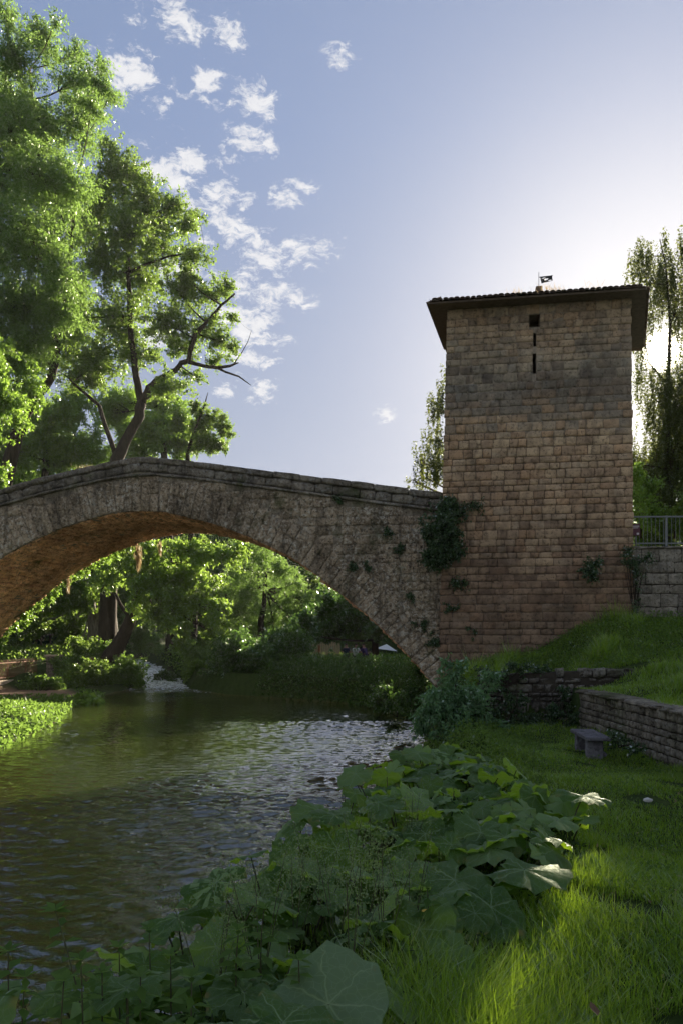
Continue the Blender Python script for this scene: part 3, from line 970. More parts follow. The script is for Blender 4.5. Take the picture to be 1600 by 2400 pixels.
def build_bridge():
    r = random.Random(8)
    arc = resample(ARC, .3)
    # core: extruded outline
    mb = MB()
    n = len(arc)
    rec = .03
    for y in (rec, BW):
        mb.v += [(-p.x, y, p.y) for p in arc]
        mb.v += [(-p.x, y, top_z(p.x) - .45) for p in arc]
    for i in range(n - 1):
        mb.f.append((i + 1, i, i + n, i + n + 1))
        o = 2 * n
        mb.f.append((o + i, o + i + 1, o + i + n + 1, o + i + n))
        mb.f.append((i, i + 1, o + i + 1, o + i))
        mb.f.append((i + n + 1, i + n, o + i + n, o + i + n + 1))
    # solid abutments
    def prism(ua, ub):
        us = np.linspace(ua, ub, 9)
        o = len(mb.v)
        for y in (rec, BW):
            mb.v += [(-u, y, -1.0) for u in us] + [(-u, y, top_z(u) - .45) for u in us]
        k = len(us)
        for i in range(k - 1):
            mb.f.append((o + i + 1, o + i, o + i + k, o + i + k + 1))
            q = o + 2 * k
            mb.f.append((q + i, q + i + 1, q + i + k + 1, q + i + k))
            mb.f.append((o + i + k + 1, o + i + k, q + i + k, q + i + k + 1))
    prism(-.9, .10); prism(17.6, 26)
    core = mb.build('rubble_core', M_BRIDGE_CORE, bridge)
    # ring of voussoirs on the near face
    var = stone_variants('voussoir', M_BRIDGE, 10, .16, .05, 12)
    items = []
    ring = resample([p for p in ARC if p[1] > 1.2], .255)
    for a, b in zip(ring[:-1], ring[1:]):
        t = (b - a); w = t.length; t.normalize()
        nrm = Vector((t.y, -t.x))
        if nrm.y < 0: nrm = -nrm
        mid = (a + b) / 2
        crown = 1 - min(1, abs(mid.x - 8.85) / 9)
        for lay_ in (0, 1) if r.random() < .7 else (2,):
            th = .50
            lo, hi = (0, th) if lay_ == 0 else (th, .86 + r.uniform(-.05, .08)) if lay_ == 1 else (0, .86 + r.uniform(-.05, .08))
            c = mid + nrm * ((lo + hi) / 2)
            if c.y + (hi - lo) * .4 > top_z(c.x) - .52: continue
            tx, tz = -t.x, t.y                       # local x = -u
            M = Matrix.Translation((-c.x, r.uniform(-.035, .0), c.y)) @ Matrix.Rotation(-math.atan2(tz, tx), 4, 'Y')
            # keep the front towards the viewer whatever the tangent's sign
            Xd = Vector((tx, 0, tz)); Zd = Vector((-nrm.x, 0, nrm.y))
            M = Matrix(((Xd.x, 0, Zd.x, -c.x), (0, 1, 0, r.uniform(-.035, .0)), (Xd.z, 0, Zd.z, c.y), (0, 0, 0, 1)))
            items.append((M @ Matrix.Diagonal((w - .012 + .02 * lo, .14, hi - lo - .012, 1)), (hi - lo) * (2 if c.x < 14 else .5)))
    place(bridge, items, var, 'voussoir', 300, M_BRIDGE, 'ring_stones', 5)
    # spandrel stones, set a little behind the ring
    var = stone_variants('face_stone', M_BRIDGE, 12, .2, .06, 13)
    items = []
    inner = np.array([(p.x, p.y) for p in resample(ARC, .1)])
    def clear(u, z):
        if z < 1.3 and (u < .1): return 9
        d = np.hypot(inner[:, 0] - u, inner[:, 1] - z).min()
        i = np.hypot(inner[:, 0] - u, inner[:, 1] - z).argmin()
        within = .12 < u < 17.6 and z < np.interp(u, [p[0] for p in ARC[2:-2]], [p[1] for p in ARC[2:-2]])
        return -d if within else d
    for za, zb in courses(.2, 8.0, .27, .22, r):
        for ua, ub in lay(-.25, 20, za, zb, (.24, .6), r):
            uc, zc = (ua + ub) / 2, (za + zb) / 2
            if zb > top_z(uc) - .47: continue
            if clear(uc, zc) < .72: continue
            M = SB(-ub, -ua, za, zb, .006, .12, r.uniform(-.004, .022), r.uniform(-.03, .03))
            items.append((M, (ub - ua) * (zb - za) * (3 if uc < 13.3 else .3)))
    place(bridge, items, var, 'face_stone', 300, M_BRIDGE, 'spandrel_stones', 6)
    # thin projecting string course below the parapet, then two courses of parapet blocks, front and back
    pm = stone_variants('parapet_stone', M_PARAPET, 12, .16, .035, 14)
    items = []
    for lay_, (lo, hi) in enumerate(((.455, .19), (.19, 0.0))):
        u = -.02
        while u < 24:
            w = r.uniform(.35, .8) if lay_ == 0 else r.uniform(.55, 1.15)
            if abs(u - 8.75) < w and u < 8.75: w = 8.75 - u + .001
            ua, ub = u, u + w
            za, zb = top_z(ua), top_z(ub)
            ang = math.atan2(zb - za, ub - ua)
            uc = (ua + ub) / 2
            zc = (za + zb) / 2 - (lo + hi) / 2
            M = Matrix.Translation((-uc, (-.05 if lay_ else -.02) + r.uniform(-.012, .012), zc + r.uniform(-.008, .012))) @ Matrix.Rotation(ang, 4, 'Y')
            items.append((M @ Matrix.Diagonal((w - .012, .42, lo - hi - .010, 1)), 1 if ua < 13.4 else .1))
            u = ub
    place(bridge, items, pm, 'parapet_stone', 300, M_PARAPET, 'parapet_blocks', 7)
    sm = stone_variants('string_stone', M_PARAPET, 6, .1, .03, 15)
    items = []
    u = -.02
    while u < 20:
        w = r.uniform(.7, 1.3)
        ua, ub = u, u + w
        za, zb = top_z(ua) - .5, top_z(ub) - .5
        M = Matrix.Translation((-(ua + ub) / 2, -.06, (za + zb) / 2)) @ Matrix.Rotation(math.atan2(zb - za, ub - ua), 4, 'Y')
        items.append((M @ Matrix.Diagonal((w - .01, .3, .085, 1)), 1))
        u = ub
    place(bridge, items, sm, 'string_stone', 300, M_PARAPET, 'string_blocks', 8)
    back = MB()
    us = np.linspace(-.02, 24, 40)
    for a, b in zip(us[:-1], us[1:]):
        za, zb = top_z(a), top_z(b)
        v = [(-a, BW - .35, za - .47), (-b, BW - .35, zb - .47), (-b, BW, zb - .47), (-a, BW, za - .47), (-a, BW - .35, za - .05), (-b, BW - .35, zb - .05), (-b, BW, zb - .05), (-a, BW, za - .05)]
        back.add(v, [(0, 1, 2, 3), (7, 6, 5, 4), (4, 5, 1, 0), (6, 7, 3, 2), (5, 6, 2, 1), (7, 4, 0, 3)])
    back.build('far_parapet', M_PARAPET, bridge)
    # the vault: courses of narrow stones along the barrel
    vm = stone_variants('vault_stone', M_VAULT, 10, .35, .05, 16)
    items = []
    ring = resample([p for p in ARC if p[1] > .3], .19)
    for a, b in zip(ring[:-1], ring[1:]):
        t = (b - a); w = t.length; t.normalize()
        nrm = Vector((t.y, -t.x))
        mid = (a + b) / 2
        if nrm.y < 0 or mid.y < 1.3 and nrm.dot(Vector((mid.x - 8.85, 0))) < 0: nrm = -nrm
        for ya, yb in lay(.10, BW, 0, 1, (.28, .55), r):
            N3 = Vector((-nrm.x, 0, nrm.y)); Z3 = Vector((-t.x, 0, t.y)); X3 = N3.cross(Z3)
            c = Vector((-mid.x, (ya + yb) / 2, mid.y)) - N3 * (.03 + r.uniform(-.025, .035))
            M = Matrix(((X3.x, N3.x, Z3.x, c.x), (X3.y, N3.y, Z3.y, c.y), (X3.z, N3.z, Z3.z, c.z), (0, 0, 0, 1)))
            items.append((M @ Matrix.Diagonal((yb - ya - .014, .10, w - .014, 1)), (yb - ya) * (3 if 7.5 < mid.x < 16.3 and mid.y > 2.5 else .2)))
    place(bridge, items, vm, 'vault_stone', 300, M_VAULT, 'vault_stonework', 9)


build_bridge()


# ------------------------------------------------------------------ garden walls on the right
def wall_thing(name, label, A, Bp, zb, zt_a, zt_b, thick, ch, lw, mat, joint, seed, cope=True, rough=.2, proud=.10, gap=.02, jit=.25, face=1, roll=.02):
    """a straight wall from A to Bp whose stones show on the side to the right-hand of A->Bp when face=1"""
    r = random.Random(seed)
    d = (Bp - A); L = d.length
    rz = math.atan2(d.y, d.x)
    t = thing(name, label, 'wall', (A.x, A.y, zb), rz)
    core = MB()
    ha, hb = zt_a - zb - .03, zt_b - zb - .03
    y0, y1 = .03, thick - .02
    v = [(0, y0, -.3), (L, y0, -.3), (L, y1, -.3), (0, y1, -.3), (0, y0, ha), (L, y0, hb), (L, y1, hb), (0, y1, ha)]
    core.add(v, [(3, 2, 1, 0), (4, 5, 6, 7), (0, 1, 5, 4), (1, 2, 6, 5), (2, 3, 7, 6), (3, 0, 4, 7)])
    core.build('wall_core', joint, t)
    var = stone_variants('stone', mat, 10, rough, .06, seed)
    items = []
    top = max(ha, hb)
    for za, zb_ in courses(-.12, top + .03, ch, jit, r):
        for xa, xb in lay(0, L, za, zb_, lw, r):
            h = ha + (hb - ha) * (xa + xb) / 2 / L
            if zb_ > h + .05 * r.random() + .06: continue
            items.append((SB(xa, xb, za, zb_, gap * r.uniform(.6, 1.4), proud, r.uniform(-.02, .015) * (1 + roll * 15), r.uniform(-roll, roll)), (xb - xa)))
    if cope:
        cv = stone_variants('coping_stone', mat, 6, rough, .04, seed + 50)
        x = 0
        cop = []
        while x < L - .05:
            w = min(r.uniform(.3, .6), L - x)
            h = ha + (hb - ha) * (x + w / 2) / L
            cop.append((SB(x, x + w, h - .02, h + .07, .012, thick + .04, -.03 + r.uniform(-.01, .01)), 1))
            x += w
        place(t, cop, cv, 'coping_stone', 300, mat, 'copings', seed)
    # end faces
    place(t, items, var, 'stone', 300, mat, 'stonework', seed)
    return t


wall_thing('garden_wall', 'low wall of squared grey stones beside the stone bench on the lawn', WALL_A, WALL_B, 1.0, 1.80, 1.80, .36, .125, (.12, .30), M_WALL, M_DARKJOINT, 21, rough=.25)
wall_thing('rubble_wall', 'mossy rubble wall with pale blotched stones below the tower slope', Vector((2.95, 16.45, 0)), Vector((6.3, 16.30, 0)), .95, 2.08, 2.22, .4, .16, (.10, .40), M_RUBBLE, M_DARKJOINT, 22, cope=False, rough=.55, proud=.18, jit=.55, roll=.10, gap=.03)
wall_thing('retaining_wall', 'tall grey block wall carrying the metal railing to the right of the tower', Vector((7.58, 20.45, 0)), Vector((14.5, 20.2, 0)), 3.05, 5.25, 5.22, .45, .30, (.34, .62), M_WALL, M_DARKJOINT, 23, rough=.18)


# ------------------------------------------------------------------ foliage kit
def unit(v):
    return v / np.maximum(np.linalg.norm(v, axis=1, keepdims=True), 1e-9)


def rand_dirs(n, r):
    return unit(r.normal(size=(n, 3)))


def leaves_mesh(name, pos, ax, nrm, L, W, mat, r, fold=.12, rnd=None, tri=False):
    n = len(pos)
    side = unit(np.cross(ax, nrm))
    nn = np.cross(side, ax)
    L = np.broadcast_to(L, n)[:, None]; W = np.broadcast_to(W, n)[:, None]
    if tri:                       # distant foliage: one three-cornered blade per leaf
        V = np.empty((n, 3, 3))
        V[:, 0] = pos + ax * L * .15 + side * W * .5
        V[:, 1] = pos + ax * L * .15 - side * W * .5
        V[:, 2] = pos + ax * L * 1.1
        return np_mesh(name, V.reshape(-1, 3), np.arange(n * 3).reshape(n, 3), mat, False, r.random(n) if rnd is None else rnd)
    V = np.empty((n, 4, 3))
    mid = pos + ax * L * .45 + nn * W * fold
    V[:, 0] = pos
    V[:, 1] = mid + side * W * .5
    V[:, 2] = pos + ax * L - nn * L * .08
    V[:, 3] = mid - side * W * .5
    Fq = np.arange(n * 4).reshape(n, 4)
    return np_mesh(name, V.reshape(-1, 3), Fq, mat, False, r.random(n) if rnd is None else rnd)


def bez(a, b, sag, n=5):
    a, b = Vector(a), Vector(b)
    m = (a + b) / 2 + Vector(sag)
    return [a * (1 - t) ** 2 + m * 2 * t * (1 - t) + b * t * t for t in np.linspace(0, 1, n)]


def spray_leaves(C, A, Lsp, Rsp, per, r, lsize, droop, flat=.35):
    """leaves along short twigs that start at C and run along A"""
    n = len(C)
    idx = np.repeat(np.arange(n), per)
    t = r.random(len(idx))[:, None]
    off = rand_dirs(len(idx), r) * (np.abs(r.normal(size=(len(idx), 1))) * Rsp)
    p = C[idx] + A[idx] * t * Lsp[idx][:, None] + off * (1 - .5 * t)
    p[:, 2] -= droop * (t[:, 0] * Lsp[idx]) ** 2
    ax = unit(A[idx] * .5 + rand_dirs(len(idx), r) * .9 + np.array([0, 0, -.35 - droop]))
    nr = rand_dirs(len(idx), r) + np.array([0, 0, flat])
    L = lsize * r.uniform(.65, 1.25, len(idx))
    return p, ax, nr, L


FOL = 3.6


def foliage(blobs, r, lsize, per=38, spl=.75, spr=.16, dens=1.0, droop=.0, sub=5.0, hang=0.0, shell=.55, spread=.17):
    """blobs: (centre Vector, (rx,ry,rz)); returns leaf arrays and the twig ends"""
    PP, AA, NN, LL, tips = [], [], [], [], []
    for c, rad in blobs:
        c = np.array(c); rad = np.array(rad)
        vol = rad[0] * rad[1] * rad[2]
        area = (rad[0] * rad[2] + rad[0] * rad[1] + rad[1] * rad[2]) / 3
        nsp = max(6, int(FOL * dens * area * 26 / (spl * .9)))
        nsub = max(4, int(nsp / sub))
        sc = rand_dirs(nsub, r) * (r.random((nsub, 1)) ** shell) * rad
        k = r.integers(0, nsub, nsp)
        p = sc[k] + r.normal(size=(nsp, 3)) * rad.mean() * spread
        far_ = r.random(nsp) < .08
        p[far_] *= r.uniform(1.12, 1.42, far_.sum())[:, None]
        A = unit(unit(p) * .9 + rand_dirs(nsp, r) * .7 + np.array([0, 0, .15 - hang]))
        if hang > 1: A = unit(rand_dirs(nsp, r) * .18 + np.array([0, 0, -1]))
        Ls = spl * r.uniform(.6, 1.3, nsp)
        a = spray_leaves(c + p - A * Ls[:, None] * .4, A, Ls, spr, per, r, lsize, droop)
        PP.append(a[0]); AA.append(a[1]); NN.append(a[2]); LL.append(a[3])
        tips.append((c, c + sc))
    return np.concatenate(PP), np.concatenate(AA), np.concatenate(NN), np.concatenate(LL), tips


def px_blobs(lst, D, depth=1.0, jit=.0, seed=0):
    """(px, py, rx, ry[, D]) in photo pixels -> crown lumps at true size and distance"""
    r = random.Random(seed)
    out = []
    for b in lst:
        d = b[4] if len(b) > 4 else D + r.uniform(-jit, jit)
        s = d / F
        out.append((P(b[0], b[1], d), (b[2] * s, depth * (b[2] + b[3]) / 2 * s, b[3] * s)))
    return out


def nearest(paths, c):
    best = None
    for pth in paths:
        for i, (p, rad) in enumerate(pth):
            d = (p - c).length + max(0, p.z - c.z) * 1.2
            if best is None or d < best[0]:
                best = (d, p, rad)
    return best[1], best[2]


def make_tree(name, label, base, trunks, blobs, leaf, bark, seed, cat='tree', group=None, lsize=.11, wfac=.62, per=38, spl=.75, spr=.16,
              dens=1.0, droop=0.0, hang=0.0, sub=5.0, twig=True, shell=.55, limb=True, spread=.17, high=0.0):
    r = np.random.default_rng(seed)
    rr = random.Random(seed)
    base = Vector(base)
    t = thing(name, label, cat, base, 0, group)
    mb = MB()
    paths = []
    for tr in trunks:
        pts = [Vector(q[0]) for q in tr]; rad = [q[1] for q in tr]
        # subdivide and roughen a little
        pp, ra = [], []
        for i in range(len(pts) - 1):
            for k in range(3):
                f = k / 3
                pp.append(pts[i].lerp(pts[i + 1], f) + Vector((rr.uniform(-1, 1), rr.uniform(-1, 1), 0)) * rad[i] * .22 * (i + k > 0))
                ra.append(rad[i] * (1 - f) + rad[i + 1] * f)
        pp.append(pts[-1]); ra.append(rad[-1])
        mb.tube([p - base for p in pp], ra, 8)
        paths.append(list(zip(pp, ra)))
    Pn, An, Nn, Ln, tips = foliage(blobs, r, lsize, per, spl, spr, dens, droop, sub, hang, shell, spread)
    if limb and paths:
        zs_ = [p.z for pth in paths for p, _ in pth]
        zc_ = min(zs_) + high * (max(zs_) - min(zs_))
        upper = [[q for q in pth if q[0].z >= zc_] for pth in paths]
        for c, subs in tips:
            c = Vector(c)
            p0, r0 = nearest(upper, c)
            rl = min(r0 * .6, .02 + .018 * (c - p0).length)
            br = bez(p0 - base, c - base, ((c - p0).length * rr.uniform(-.12, .12), rr.uniform(-.3, .3), -(c - p0).length * .08), 6)
            mb.tube(br, list(np.linspace(rl, rl * .45, 6)), 5, cap=False)
            if twig:
                for s_ in subs:
                    q = br[rr.choice((3, 4, 5))]
                    e = Vector(s_) - base
                    mb.tube(bez(q, e, (rr.uniform(-.2, .2), rr.uniform(-.2, .2), rr.uniform(-.1, .25)), 4), [rl * .38, rl * .28, rl * .18, .006], 4, cap=False)
    if mb.v:
        mb.build('trunk', bark, t, True)
    inst('crown', leaves_mesh('crown', Pn - np.array(base), An, Nn, Ln, Ln * wfac, leaf, r, tri=base.y > 20), t)
    return t


def TK(D, *pts):
    """trunk path: (px, py, radius px[, D])"""
    return [(P(p[0], p[1], p[3] if len(p) > 3 else D), p[2] * D / F) for p in pts]


# ------------------------------------------------------------------ trees on the left
make_tree('tall_poplar_tree', 'tallest light green poplar filling the upper left edge of the picture', P(-40, 1560, 36) , [
    TK(36, (-40, 1560, 26), (-20, 1250, 22), (40, 1020, 15), (77, 944, 12), (122, 885, 10), (133, 816, 9), (120, 640, 6), (90, 380, 6), (70, 160, 3)),
    TK(36, (-20, 1250, 18), (-60, 900, 13), (-50, 600, 10), (-10, 380, 6), (20, 120, 3)),
    TK(36, (122, 885, 8), (150, 720, 6), (170, 560, 4), (190, 330, 2))],
    px_blobs([(35, 130, 45, 60), (105, 95, 34, 42), (165, 190, 50, 36), (225, 190, 38, 30), (255, 228, 26, 16), (90, 280, 90, 60), (190, 300, 45, 45), (30, 400, 90, 90), (120, 420, 75, 70),
              (50, 560, 90, 90), (135, 540, 50, 75), (35, 720, 70, 80), (115, 690, 60, 60), (150, 640, 34, 50), (-40, 250, 50, 100), (-45, 550, 55, 120), (-40, 800, 55, 100), (20, 40, 25, 30),
              (10, 230, 50, 60), (215, 245, 35, 22), (170, 440, 36, 44), (160, 760, 28, 38), (180, 130, 20, 26), (70, 800, 60, 50), (150, 720, 40, 50), (180, 660, 26, 50), (20, 300, 60, 60), (128, 55, 14, 16), (236, 148, 14, 16)], 35, 1.0, 2.5, 1), L_WILLOW, M_BARK, 31,
    lsize=.15, wfac=.38, per=44, spl=.8, spr=.18, dens=1.0, droop=.12, sub=4, spread=.24)

make_tree('hornbeam_tree', 'bright green broad-leaved tree at the left edge just above the bridge', P(-150, 1420, 31), [
    TK(31, (-150, 1420, 18), (-120, 1150, 14), (-60, 960, 9), (10, 880, 5)), TK(31, (-120, 1150, 9), (-40, 1010, 6), (40, 930, 3))],
    px_blobs([(30, 850, 42, 50), (60, 900, 34, 50), (10, 940, 50, 55), (-50, 860, 70, 80), (35, 990, 26, 26), (0, 1110, 22, 30), (-60, 1000, 60, 70)], 31, 1.0, 1.2, 2), L_BRIGHT, M_BARK, 32,
    lsize=.13, wfac=.7, per=34, spl=.6, spr=.15, dens=1.0, droop=.2)

make_tree('dark_poplar_tree', 'big dark poplar with forked black trunk rising behind the bridge crown', P(248, 1545, 46), [
    TK(46, (248, 1545, 22), (254, 1350, 19), (262, 1200, 17), (275, 1077, 15), (300, 1020, 12), (322, 990, 12), (333, 944, 12)),
    TK(46, (333, 944, 9), (321, 883, 8), (310, 800, 7), (306, 740, 6), (300, 600, 4.5), (290, 450, 4), (262, 360, 2)),
    TK(46, (333, 944, 10), (352, 910, 9), (372, 890, 8.5), (395, 878, 6.5), (413, 867, 6), (425, 850, 6), (442, 846, 5.5), (449, 816, 6), (460, 780, 6), (485, 755, 4), (520, 715, 3), (551, 689, 2)),
    TK(46, (442, 848, 5), (478, 858, 4), (510, 862, 4), (540, 858, 3), (560, 850, 1.2)),
    TK(46, (510, 862, 3.2), (530, 872, 2.6), (560, 882, 2.0), (575, 893, 1.5), (589, 903, .6)),
    TK(46, (545, 858, 1.6), (565, 830, 1.2), (582, 800, .7), (590, 775, .4)),
    TK(46, (300, 640, 4), (340, 620, 3), (400, 600, 2.2), (480, 590, 1)),
    TK(46, (275, 1077, 6), (232, 950, 4.5), (180, 905, 3), (155, 880, 1.5))],
    px_blobs([(262, 390, 38, 42), (303, 395, 30, 40), (240, 470, 55, 50), (335, 460, 44, 40), (395, 495, 44, 34), (440, 515, 28, 26), (300, 550, 66, 50), (380, 580, 55, 40), (452, 592, 34, 18),
              (230, 610, 45, 60), (330, 650, 66, 44), (415, 680, 44, 36), (495, 690, 36, 30), (535, 672, 18, 22), (280, 750, 66, 55), (395, 755, 56, 40), (480, 770, 36, 34), (530, 800, 24, 24),
              (230, 840, 50, 56), (320, 830, 50, 40), (430, 815, 36, 26), (395, 905, 46, 24), (255, 330, 14, 14), (465, 505, 14, 12), (488, 605, 12, 9), (545, 735, 12, 14), (180, 740, 40, 60), (200, 520, 40, 60),
              (350, 520, 40, 30), (150, 800, 50, 50), (190, 880, 50, 40), (90, 830, 40, 50), (430, 640, 30, 22), (510, 845, 26, 14), (550, 822, 16, 14), (455, 880, 24, 14)], 46, 1.0, 2.0, 3), L_POPLAR, M_BARK, 33,
    lsize=.14, wfac=.74, per=34, spl=.62, spr=.18, dens=.66, droop=.1, sub=4, shell=.6, spread=.30)

make_tree('sunlit_tree', 'yellow-green sunlit tree low behind the left shoulder of the bridge', P(90, 1540, 57), [
    TK(57, (90, 1540, 12), (95, 1250, 10), (110, 1080, 8), (120, 950, 4))],
    px_blobs([(120, 1000, 66, 55), (55, 1055, 66, 50), (190, 1040, 55, 50), (170, 950, 45, 44), (10, 1040, 50, 60), (80, 960, 40, 40), (230, 1070, 40, 30), (30, 1130, 60, 40), (140, 1090, 60, 40)], 57, 1.0, 2.0, 4),
    L_BRIGHT, M_BARK, 34, lsize=.17, wfac=.7, per=34, spl=.8, spr=.2, dens=.75)
make_tree('sunlit_tree', 'yellow-green sunlit tree behind the bridge crown, round the dark forked trunk', P(400, 1540, 58), [
    TK(58, (400, 1540, 12), (395, 1250, 10), (385, 1080, 8), (380, 950, 4))],
    px_blobs([(380, 955, 50, 50), (400, 1030, 55, 44), (330, 1055, 45, 34), (440, 1040, 36, 34), (262, 965, 40, 50), (300, 1010, 40, 40), (350, 1000, 50, 40), (420, 985, 36, 36), (300, 940, 36, 36)], 58, 1.0, 2.0, 5),
    L_BRIGHT, M_BARK, 35, lsize=.17, wfac=.7, per=34, spl=.8, spr=.2, dens=.75)
make_tree('slender_tree', 'small open dark tree with bare twig tips right of the sunlit trees behind the bridge', P(455, 1540, 50), [
    TK(50, (455, 1540, 8), (450, 1250, 7), (440, 1060, 5), (460, 1000, 3), (480, 950, 2), (488, 920, .6)), TK(50, (440, 1060, 3), (490, 1035, 2), (530, 1020, 1))],
    px_blobs([(490, 975, 28, 26), (518, 1008, 24, 18), (475, 1035, 40, 22), (455, 955, 14, 14), (540, 1015, 9, 8), (500, 1040, 30, 16), (520, 985, 10, 10), (470, 1005, 24, 18), (520, 1045, 14, 9)], 50, 1.0, 1.0, 6),
    L_POPLAR, M_BARK, 36, lsize=.14, wfac=.7, per=26, spl=.5, spr=.14, dens=1.0)

# ------------------------------------------------------------------ trees seen through the arch
make_tree('leaning_tree', 'sunlit tree with thick leaning trunk and drooping leaves over the rapids under the arch', P(262, 1548, 44), [
    TK(44, (255, 1550, 22), (285, 1500, 17), (306, 1448, 14), (330, 1390, 11), (355, 1320, 8), (380, 1240, 5)),
    TK(44, (306, 1448, 6), (285, 1420, 4), (270, 1390, 3))],
    px_blobs([(300, 1295, 50, 38), (365, 1290, 48, 40), (258, 1350, 44, 44), (340, 1365, 56, 50), (400, 1365, 44, 50), (370, 1440, 40, 40), (420, 1430, 40, 48), (475, 1410, 40, 46), (515, 1430, 30, 42),
              (460, 1345, 48, 46), (535, 1300, 46, 36), (450, 1290, 50, 30), (535, 1465, 14, 18), (430, 1490, 26, 30), (500, 1480, 18, 26)], 43.5, .9, 1.5, 7),
    L_MID, M_BARK, 41, lsize=.17, wfac=.72, per=34, spl=.75, spr=.18, dens=.62, droop=.35, sub=6, high=.55)
make_tree('bank_tree', 'shaded dark tree with pale upright trunks on the left bank under the arch', P(225, 1548, 48), [
    TK(48, (218, 1550, 12), (216, 1450, 11), (214, 1380, 9), (205, 1310, 5)), TK(48, (236, 1550, 15), (234, 1450, 12), (250, 1380, 9), (262, 1290, 5)), TK(48, (272, 1550, 9), (268, 1450, 8), (264, 1380, 6))],
    px_blobs([(150, 1400, 60, 45), (110, 1440, 55, 40), (200, 1400, 45, 40), (165, 1470, 46, 36), (60, 1440, 50, 40), (185, 1520, 24, 26), (120, 1350, 50, 40), (230, 1330, 40, 40), (40, 1490, 40, 26)], 48, 1.0, 2.5, 8),
    L_POPLAR, M_BARK_PALE, 42, lsize=.17, wfac=.7, per=32, spl=.7, spr=.2, dens=.8, high=.5)
make_tree('willow_tree', 'soft grey-green willow with dark curving boughs at the right under the arch', P(612, 1540, 52), [
    TK(52, (612, 1540, 9), (612, 1470, 8), (620, 1410, 6), (622, 1366, 5), (627, 1290, 3.5), (640, 1250, 2)),
    TK(52, (608, 1380, 4), (605, 1350, 3.5), (590, 1335, 3), (565, 1332, 2.6), (540, 1345, 1.6)), TK(52, (532, 1410, 3), (530, 1380, 2.6), (522, 1355, 2))],
    px_blobs([(595, 1300, 55, 34), (580, 1375, 56, 44), (660, 1335, 36, 30), (640, 1400, 66, 46), (705, 1400, 40, 36), (560, 1440, 50, 46), (640, 1470, 66, 36), (700, 1455, 46, 36), (745, 1400, 20, 16), (600, 1500, 50, 30), (690, 1365, 26, 14)], 52, 1.0, 2.5, 9),
    L_WILLOW, M_BARK, 43, lsize=.16, wfac=.36, per=44, spl=.9, spr=.2, dens=.75, droop=.15, high=.5)
make_tree('walnut_tree', 'dark walnut tree shading the seated people right of the arch opening', P(878, 1560, 46.5), [
    TK(46.5, (878, 1560, 9), (880, 1500, 8), (868, 1440, 6), (850, 1390, 4)), TK(46.5, (880, 1500, 5), (920, 1460, 4), (950, 1430, 3))],
    px_blobs([(800, 1425, 46, 40), (855, 1445, 46, 30), (775, 1470, 36, 22), (900, 1465, 44, 22), (745, 1450, 26, 34), (935, 1480, 30, 16), (800, 1470, 40, 16), (740, 1490, 18, 14)], 46, 1.0, 1.5, 10),
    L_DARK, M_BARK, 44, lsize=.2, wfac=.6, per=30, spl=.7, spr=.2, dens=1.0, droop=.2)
for i, (lab, bl, lf) in enumerate([
    ('dark rounded shrub on the right bank just above the riffle', [(545, 1560, 40, 36), (590, 1590, 46, 30), (570, 1520, 44, 36), (520, 1530, 30, 34)], L_DARK),
    ('black-green shrub on the right bank between the riffle and the ivy hedge', [(650, 1590, 50, 34), (690, 1560, 46, 40), (640, 1540, 46, 40), (690, 1510, 40, 36), (610, 1540, 40, 36)], L_DARK),
    ('tall dark thicket left of the pale fence under the arch', [(700, 1490, 34, 44), (725, 1450, 22, 26), (665, 1500, 40, 36), (715, 1560, 26, 40)], L_DARK)]):
    D = (41, 39.5, 43)[i]
    make_tree('bank_shrub', lab, P(bl[0][0], 1625, D), [TK(D, (bl[0][0], 1625, 3), (bl[0][0] + 5, 1560, 2))], px_blobs(bl, D, 1.0, .8, 60 + i), lf, M_BARK, 51 + i, cat='shrub',
              group='dark shrubs on the right bank', lsize=.15, wfac=.6, per=34, spl=.6, spr=.2, dens=1.0)
make_tree('bank_shrub', 'light green sunlit shrub above the bright weeds at the end of the rapids', P(470, 1605, 46), [TK(46, (470, 1605, 2), (470, 1540, 1.5))],
          px_blobs([(480, 1535, 30, 24), (455, 1560, 20, 20), (505, 1550, 26, 22), (440, 1520, 24, 24)], 46, 1.0, .6, 70), L_WILLOW, M_BARK, 57, cat='shrub', lsize=.15, wfac=.45, per=30, spl=.5, spr=.2, dens=.9)
make_tree('bank_shrub', 'pale silvery shrub in the gap right of the leaning trunk', P(330, 1545, 56), [TK(56, (330, 1545, 3), (335, 1470, 2))],
          px_blobs([(330, 1480, 34, 34), (350, 1510, 30, 26), (320, 1440, 26, 26)], 56, 1.0, .8, 71), L_WILLOW, M_BARK, 58, cat='shrub', lsize=.16, wfac=.4, per=34, spl=.6, spr=.2, dens=.9)

# far wood that closes the valley
wood_leaf = L_POPLAR
base_tree = make_tree('wood_tree', 'one of the leafy trees of the far wood closing the valley', (-22, 66, 1.6),
                      [[(Vector((-22, 66, 1.4)), .3), (Vector((-22.2, 66, 6)), .22), (Vector((-22, 66, 12)), .08)]],
                      [(Vector((-22 + x, 66 + y, 1.6 + z)), (rx, rx, rz)) for x, y, z, rx, rz in
                       [(0, 0, 10.5, 2.6, 2.4), (-2, .5, 7.8, 2.4, 2.2), (2.1, -.4, 7.6, 2.5, 2.2), (0, -1.4, 5.2, 2.8, 2.2), (-2.6, 0, 4, 2.2, 2), (2.7, .6, 3.8, 2.3, 2), (0, 0, 2.2, 2.8, 1.7), (1, 1, 12.5, 1.5, 1.6)]],
                      L_POPLAR, M_BARK, 61, group='trees of the far wood', lsize=.26, wfac=.7, per=30, spl=1.1, spr=.3, dens=.7)
wr = random.Random(4)
